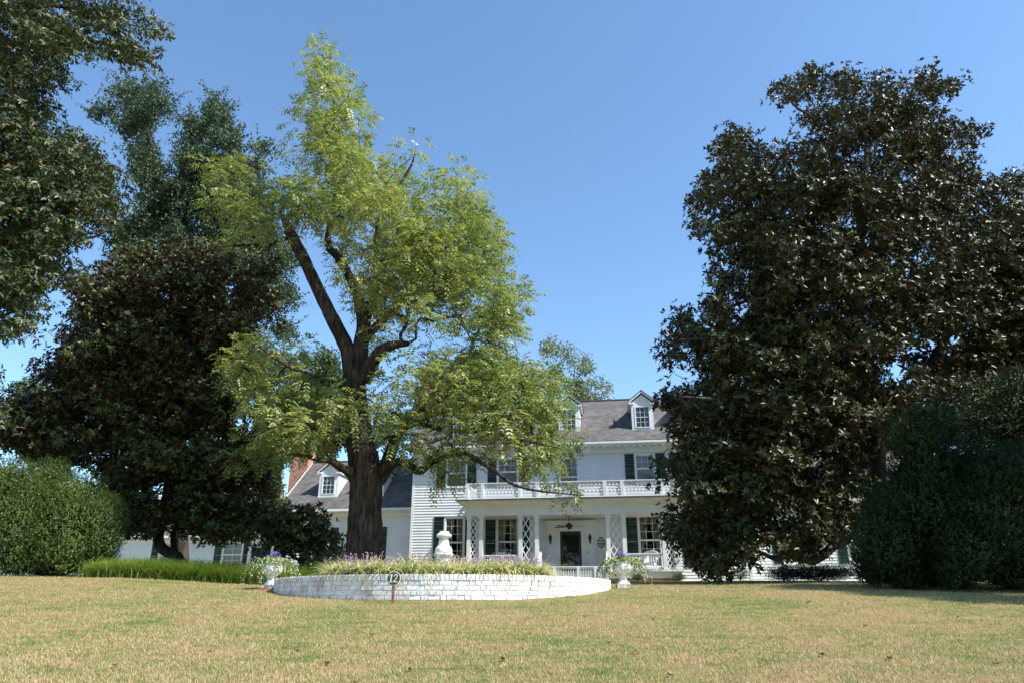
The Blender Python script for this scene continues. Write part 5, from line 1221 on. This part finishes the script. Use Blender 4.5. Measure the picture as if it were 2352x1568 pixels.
m.lathe((0, 0, 0), [(.2, 0), (.2, .1), (.17, .13), (.165, b_ - .02), (.185, b_), (pr(1150, 265)), (pr(1110, 290)), (pr(1085, 288)), (pr(1076, 255))], 36, flute=(.14, b_ - .03, .08)); m.build('base', M['stone'], ped)

def urn(x, y, label, under_brick):
    z = G(x, y)
    u = empty('garden_urn', (x, y, z), label, 'urn', group='white urns either side of the planter')
    k = 1 / 961
    m = MB(); m.lathe((0, 0, 0), [(hw_ * k, (1500 - v) * k) for v, hw_ in [(1240, 100), (1225, 130), (1200, 160), (1160, 195), (1130, 208), (1090, 213), (1060, 206), (1045, 190), (1035, 180), (1010, 172), (985, 172), (975, 182), (962, 184), (960, 165), (985, 150), (1010, 145)]], 36, flute=((1500 - 1220) * k, (1500 - 1062) * k, .035)); m.build('bowl', M['stone'], u)
    m = MB(); m.lathe((0, 0, 0), [(hw_ * k, (1500 - v) * k) for v, hw_ in [(1428, 142), (1405, 142), (1395, 132), (1380, 120), (1365, 108), (1345, 85), (1310, 76), (1280, 80), (1260, 95), (1245, 112), (1238, 105)]], 30); m.build('stem', M['stone'], u, True)
    m = MB(); m.box(-.15, .15, -.15, .15, .0 if not under_brick else .0, .078); m.build('plinth', M['plinth'], u)
    return z
def urn_plants(x, y, z, lab1, lab2, seed, nf):
    r_ = np.random.default_rng(seed); zt = z + .55
    iv = empty('trailing_ivy', (x, y, zt - .05), lab1, 'plant', group='variegated ivy in the urns'); m = MB(off=(x, y, zt - .05)); pts = []
    for k in range(34):
        a = r_.uniform(0, 2 * np.pi); R0 = .16; p = np.array((x + R0 * math.cos(a), y + R0 * math.sin(a), zt)); o = np.array((math.cos(a), math.sin(a), 0)); L_ = r_.uniform(.15, .5) * (1.15 if math.cos(a) < 0 else 1); n_ = 9; path = [p]
        for i in range(n_):
            t = i / n_; p = p + (o * (.055 * (1 - t) + .02) + np.array((0, 0, .035 - .2 * t))) * L_ / .45 + r_.normal(size=3) * .012; path.append(p)
        m.tube(path, .003, 3, cap=False); path = np.array(path)
        for i in range(len(path) - 1):
            for t in (0, .33, .66): pts.append(path[i] * (1 - t) + path[i + 1] * t)
    m.build('vine', M['bark_mag'], iv)
    pts = np.array(pts); a = r_.uniform(0, 2 * np.pi, 420); q = np.column_stack([x + .2 * np.sqrt(r_.random(420)) * np.cos(a), y + .2 * np.sqrt(r_.random(420)) * np.sin(a), zt + r_.uniform(0, .08, 420)])
    P = np.repeat(np.concatenate([pts, q]), 2, 0); P = P + r_.normal(size=P.shape) * .014; D = nrm(rdir(len(P)) + [0, 0, -.3]); N_ = nrm(rdir(len(P)) + np.array((.3, -.8, .8))); N_ = nrm(N_ - D * np.sum(N_ * D, 1, keepdims=True))
    V, F = leaves_arr(P, D, N_, .038 * r_.uniform(.6, 1.2, len(P)), .034, .15); add_crown(iv, V, F, M['ivy'], 'foliage')
    fl = empty('purple_asters', (x, y, zt), lab2, 'flowers', group='purple flowers in the urns')
    c = []; 
    for k in range(nf): a = r_.uniform(0, 2 * np.pi); q_ = math.sqrt(r_.random()) * .17; c.append((x + q_ * math.cos(a) + .01, y + q_ * math.sin(a), zt + .08 + .14 * (1 - (q_ / .19) ** 2) + r_.uniform(-.015, .02)))
    c = np.array(c); A = nrm((c - np.array((x, y, zt - .05))) + r_.normal(size=c.shape) * .03 + np.array((.02, -.05, 0))); V, F = rosettes(c, A, 12, .022, .009, .95, .35); add_crown(fl, V, F, M['aster'], 'blooms')
    n_ = 900; P = np.array((x, y, zt + .05)) + rdir(n_) * r_.uniform(.2, 1, (n_, 1)) * np.array((.15, .15, .13)); D = nrm(rdir(n_) + [0, 0, .5]); V, F = leaves_arr(P, D, perp(D), .03, .01, .1); add_crown(fl, V, F, M['asterleaf'], 'foliage')
yu = 16.2; xr = W(1432, 1345, yu)[0]; xl = W(621, 1347, yu)[0]
zr = urn(xr, yu, 'white urn right of the planter, in full sun', False); urn_plants(xr, yu, zr, 'variegated ivy trailing from the right urn', 'purple flowers in the right urn', 3, 46)
zl = urn(xl, yu, 'white urn left of the planter, almost covered by ivy', True); urn_plants(xl, yu, zl, 'variegated ivy trailing all over the left urn', 'purple flowers in the left urn', 5, 42)
for k, (dx, dy, rz, lb) in enumerate(((-.08, -.19, 4, 'red brick lying under the front edge of the left urn'), (.17, -.1, 60, 'red brick between the left urn and the planter'))):
    m = MB(off=(0, 0, 0)); m.box(-.1, .1, -.045, .045, 0, .06); o = m.build('loose_brick', M['redbrick_one']); o.location = (xl + dx, yu + dy, G(xl + dx, yu + dy) - .02); o.rotation_euler = (0, 0, R(rz))
    bv = o.modifiers.new('b', 'BEVEL'); bv.width = .006; bv.segments = 2; tag(o, lb, 'brick', 'loose bricks at the left urn')
# numbered sign
ys_ = 12.45; xs_ = W(902, 1370, ys_)[0]; zs0 = G(xs_, ys_); zc_ = W(902, 1327, ys_)[2]; rs_ = 15.8 / pxm(1327, ys_)
sg = empty('number_sign', (xs_, ys_, zs0), 'small round dark sign with a cream 12, staked before the planter', 'sign')
m = MB(); m.bar((0, .02, -.05), (0, .012, zc_ - zs0 - rs_ * .3), .045, .02, up=(0, 1, 0)); m.build('stake', M['signpost'], sg)
def disc(r_, y0_, y1_, n=48):
    m = MB(); cz = zc_ - zs0; vs = [(r_ * math.cos(2 * math.pi * i / n), y_, cz + r_ * math.sin(2 * math.pi * i / n)) for y_ in (y0_, y1_) for i in range(n)]
    m.add(vs, [tuple(range(n)), tuple(range(n, 2 * n))[::-1]] + [(i, i + n, (i + 1) % n + n, (i + 1) % n) for i in range(n)]); return m
disc(rs_, -.004, .008).build('rim', M['cream'], sg); disc(rs_ * .91, -.007, -.0045).build('board', M['board'], sg)
m = MB(); cz = zc_ - zs0; u_ = rs_
def stroke(pts, w_): 
    for i in range(len(pts) - 1):
        a, b = pts[i], pts[i + 1]; m.bar((a[0] * u_, -.0085 - .0003 * i, cz + a[1] * u_), (b[0] * u_, -.0085 - .0003 * i, cz + b[1] * u_), .003, w_ * u_, up=(-(b[1] - a[1]), 0, b[0] - a[0]))
stroke([(-.62, .30), (-.50, .40), (-.36, .52), (-.30, .56)], .10); stroke([(-.27, .58), (-.33, .2), (-.38, -.2), (-.42, -.52)], .17); stroke([(-.68, -.54), (-.16, -.48)], .10)
stroke([(.05, .28), (.12, .44), (.27, .54), (.42, .52), (.50, .40), (.49, .25), (.40, .05), (.24, -.18), (.06, -.40), (-.02, -.50)], .14); stroke([(-.05, -.50), (.15, -.46), (.35, -.50), (.52, -.46), (.60, -.50)], .12)
m.build('number', M['cream'], sg)

# fallen leaves on the lawn
spots = [(1860,1270,.9),(500,1250,.6),(840,1150,.7),(1155,1520,1),(752,1530,1),(680,1500,.8),(545,1463,.7),(480,1502,.7),(262,1533,.9),(855,1462,.8),(1100,1405,.6),(1305,1395,.6),(1345,1420,.7),(1460,1510,.7),(1890,1510,1),(2045,1517,1),(1990,1440,.8),(1640,1385,.8),(1855,1388,.6),(1540,1558,.8),(1690,1500,.7),(1215,1460,.7),(330,1410,.6),(130,1445,.6),(160,1500,.6),(940,1545,.8),(1020,1430,.6),(2200,1420,.6),(2290,1530,.7),(1400,1480,.7),(60,1390,.5),(1500,1424,.6),(1770,1470,.7),(610,1400,.5)]
def ground_hit(u_, v_):
    x = (u_ - 1176) / FV; k = -(v_ - 784) / FV; r = (x, math.cos(PITCH) - k * math.sin(PITCH), math.sin(PITCH) + k * math.cos(PITCH)); t = 2.0
    while t < 60:
        if CAMZ + r[2] * t < G(r[0] * t, r[1] * t): return r[0] * t, r[1] * t
        t += .05
    return None
leafmesh = None
for i, (u_, v_, s_) in enumerate(spots):
    h = ground_hit(u_, max(v_, 1385))
    if not h or math.hypot(h[0] - PC[0], h[1] - PC[1]) < PR + .1: continue
    if leafmesh is None:
        m = MB(); n = 8; vs = []
        for j in range(n + 1):
            t = j / n; w_ = .045 * math.sin(math.pi * min(1, t * .95 + .04)) ; vs += [(t * .13 - .065, -w_, .03 * (t - .5) ** 2 * 4 + .018), (t * .13 - .065, 0, .03 * (t - .5) ** 2 * 3), (t * .13 - .065, w_, .03 * (t - .5) ** 2 * 4 + .024)]
        m.add(vs, [(3 * j + q, 3 * j + 3 + q, 3 * j + 4 + q, 3 * j + 1 + q) for j in range(n) for q in (0, 1)]); o = m.build('fallen_leaf', M['deadleaf']); leafmesh = o.data
    else: o = bpy.data.objects.new('fallen_leaf', leafmesh); COL.objects.link(o)
    o.location = (h[0], h[1], G(*h) + .018); o.scale = (s_ * .62,) * 3; o.rotation_euler = (random.uniform(-.3, .3), random.uniform(-.3, .3), random.uniform(0, 6.28))
    tag(o, 'curled brown dead leaf lying on the mown lawn', 'leaf', 'dead leaves scattered on the lawn')
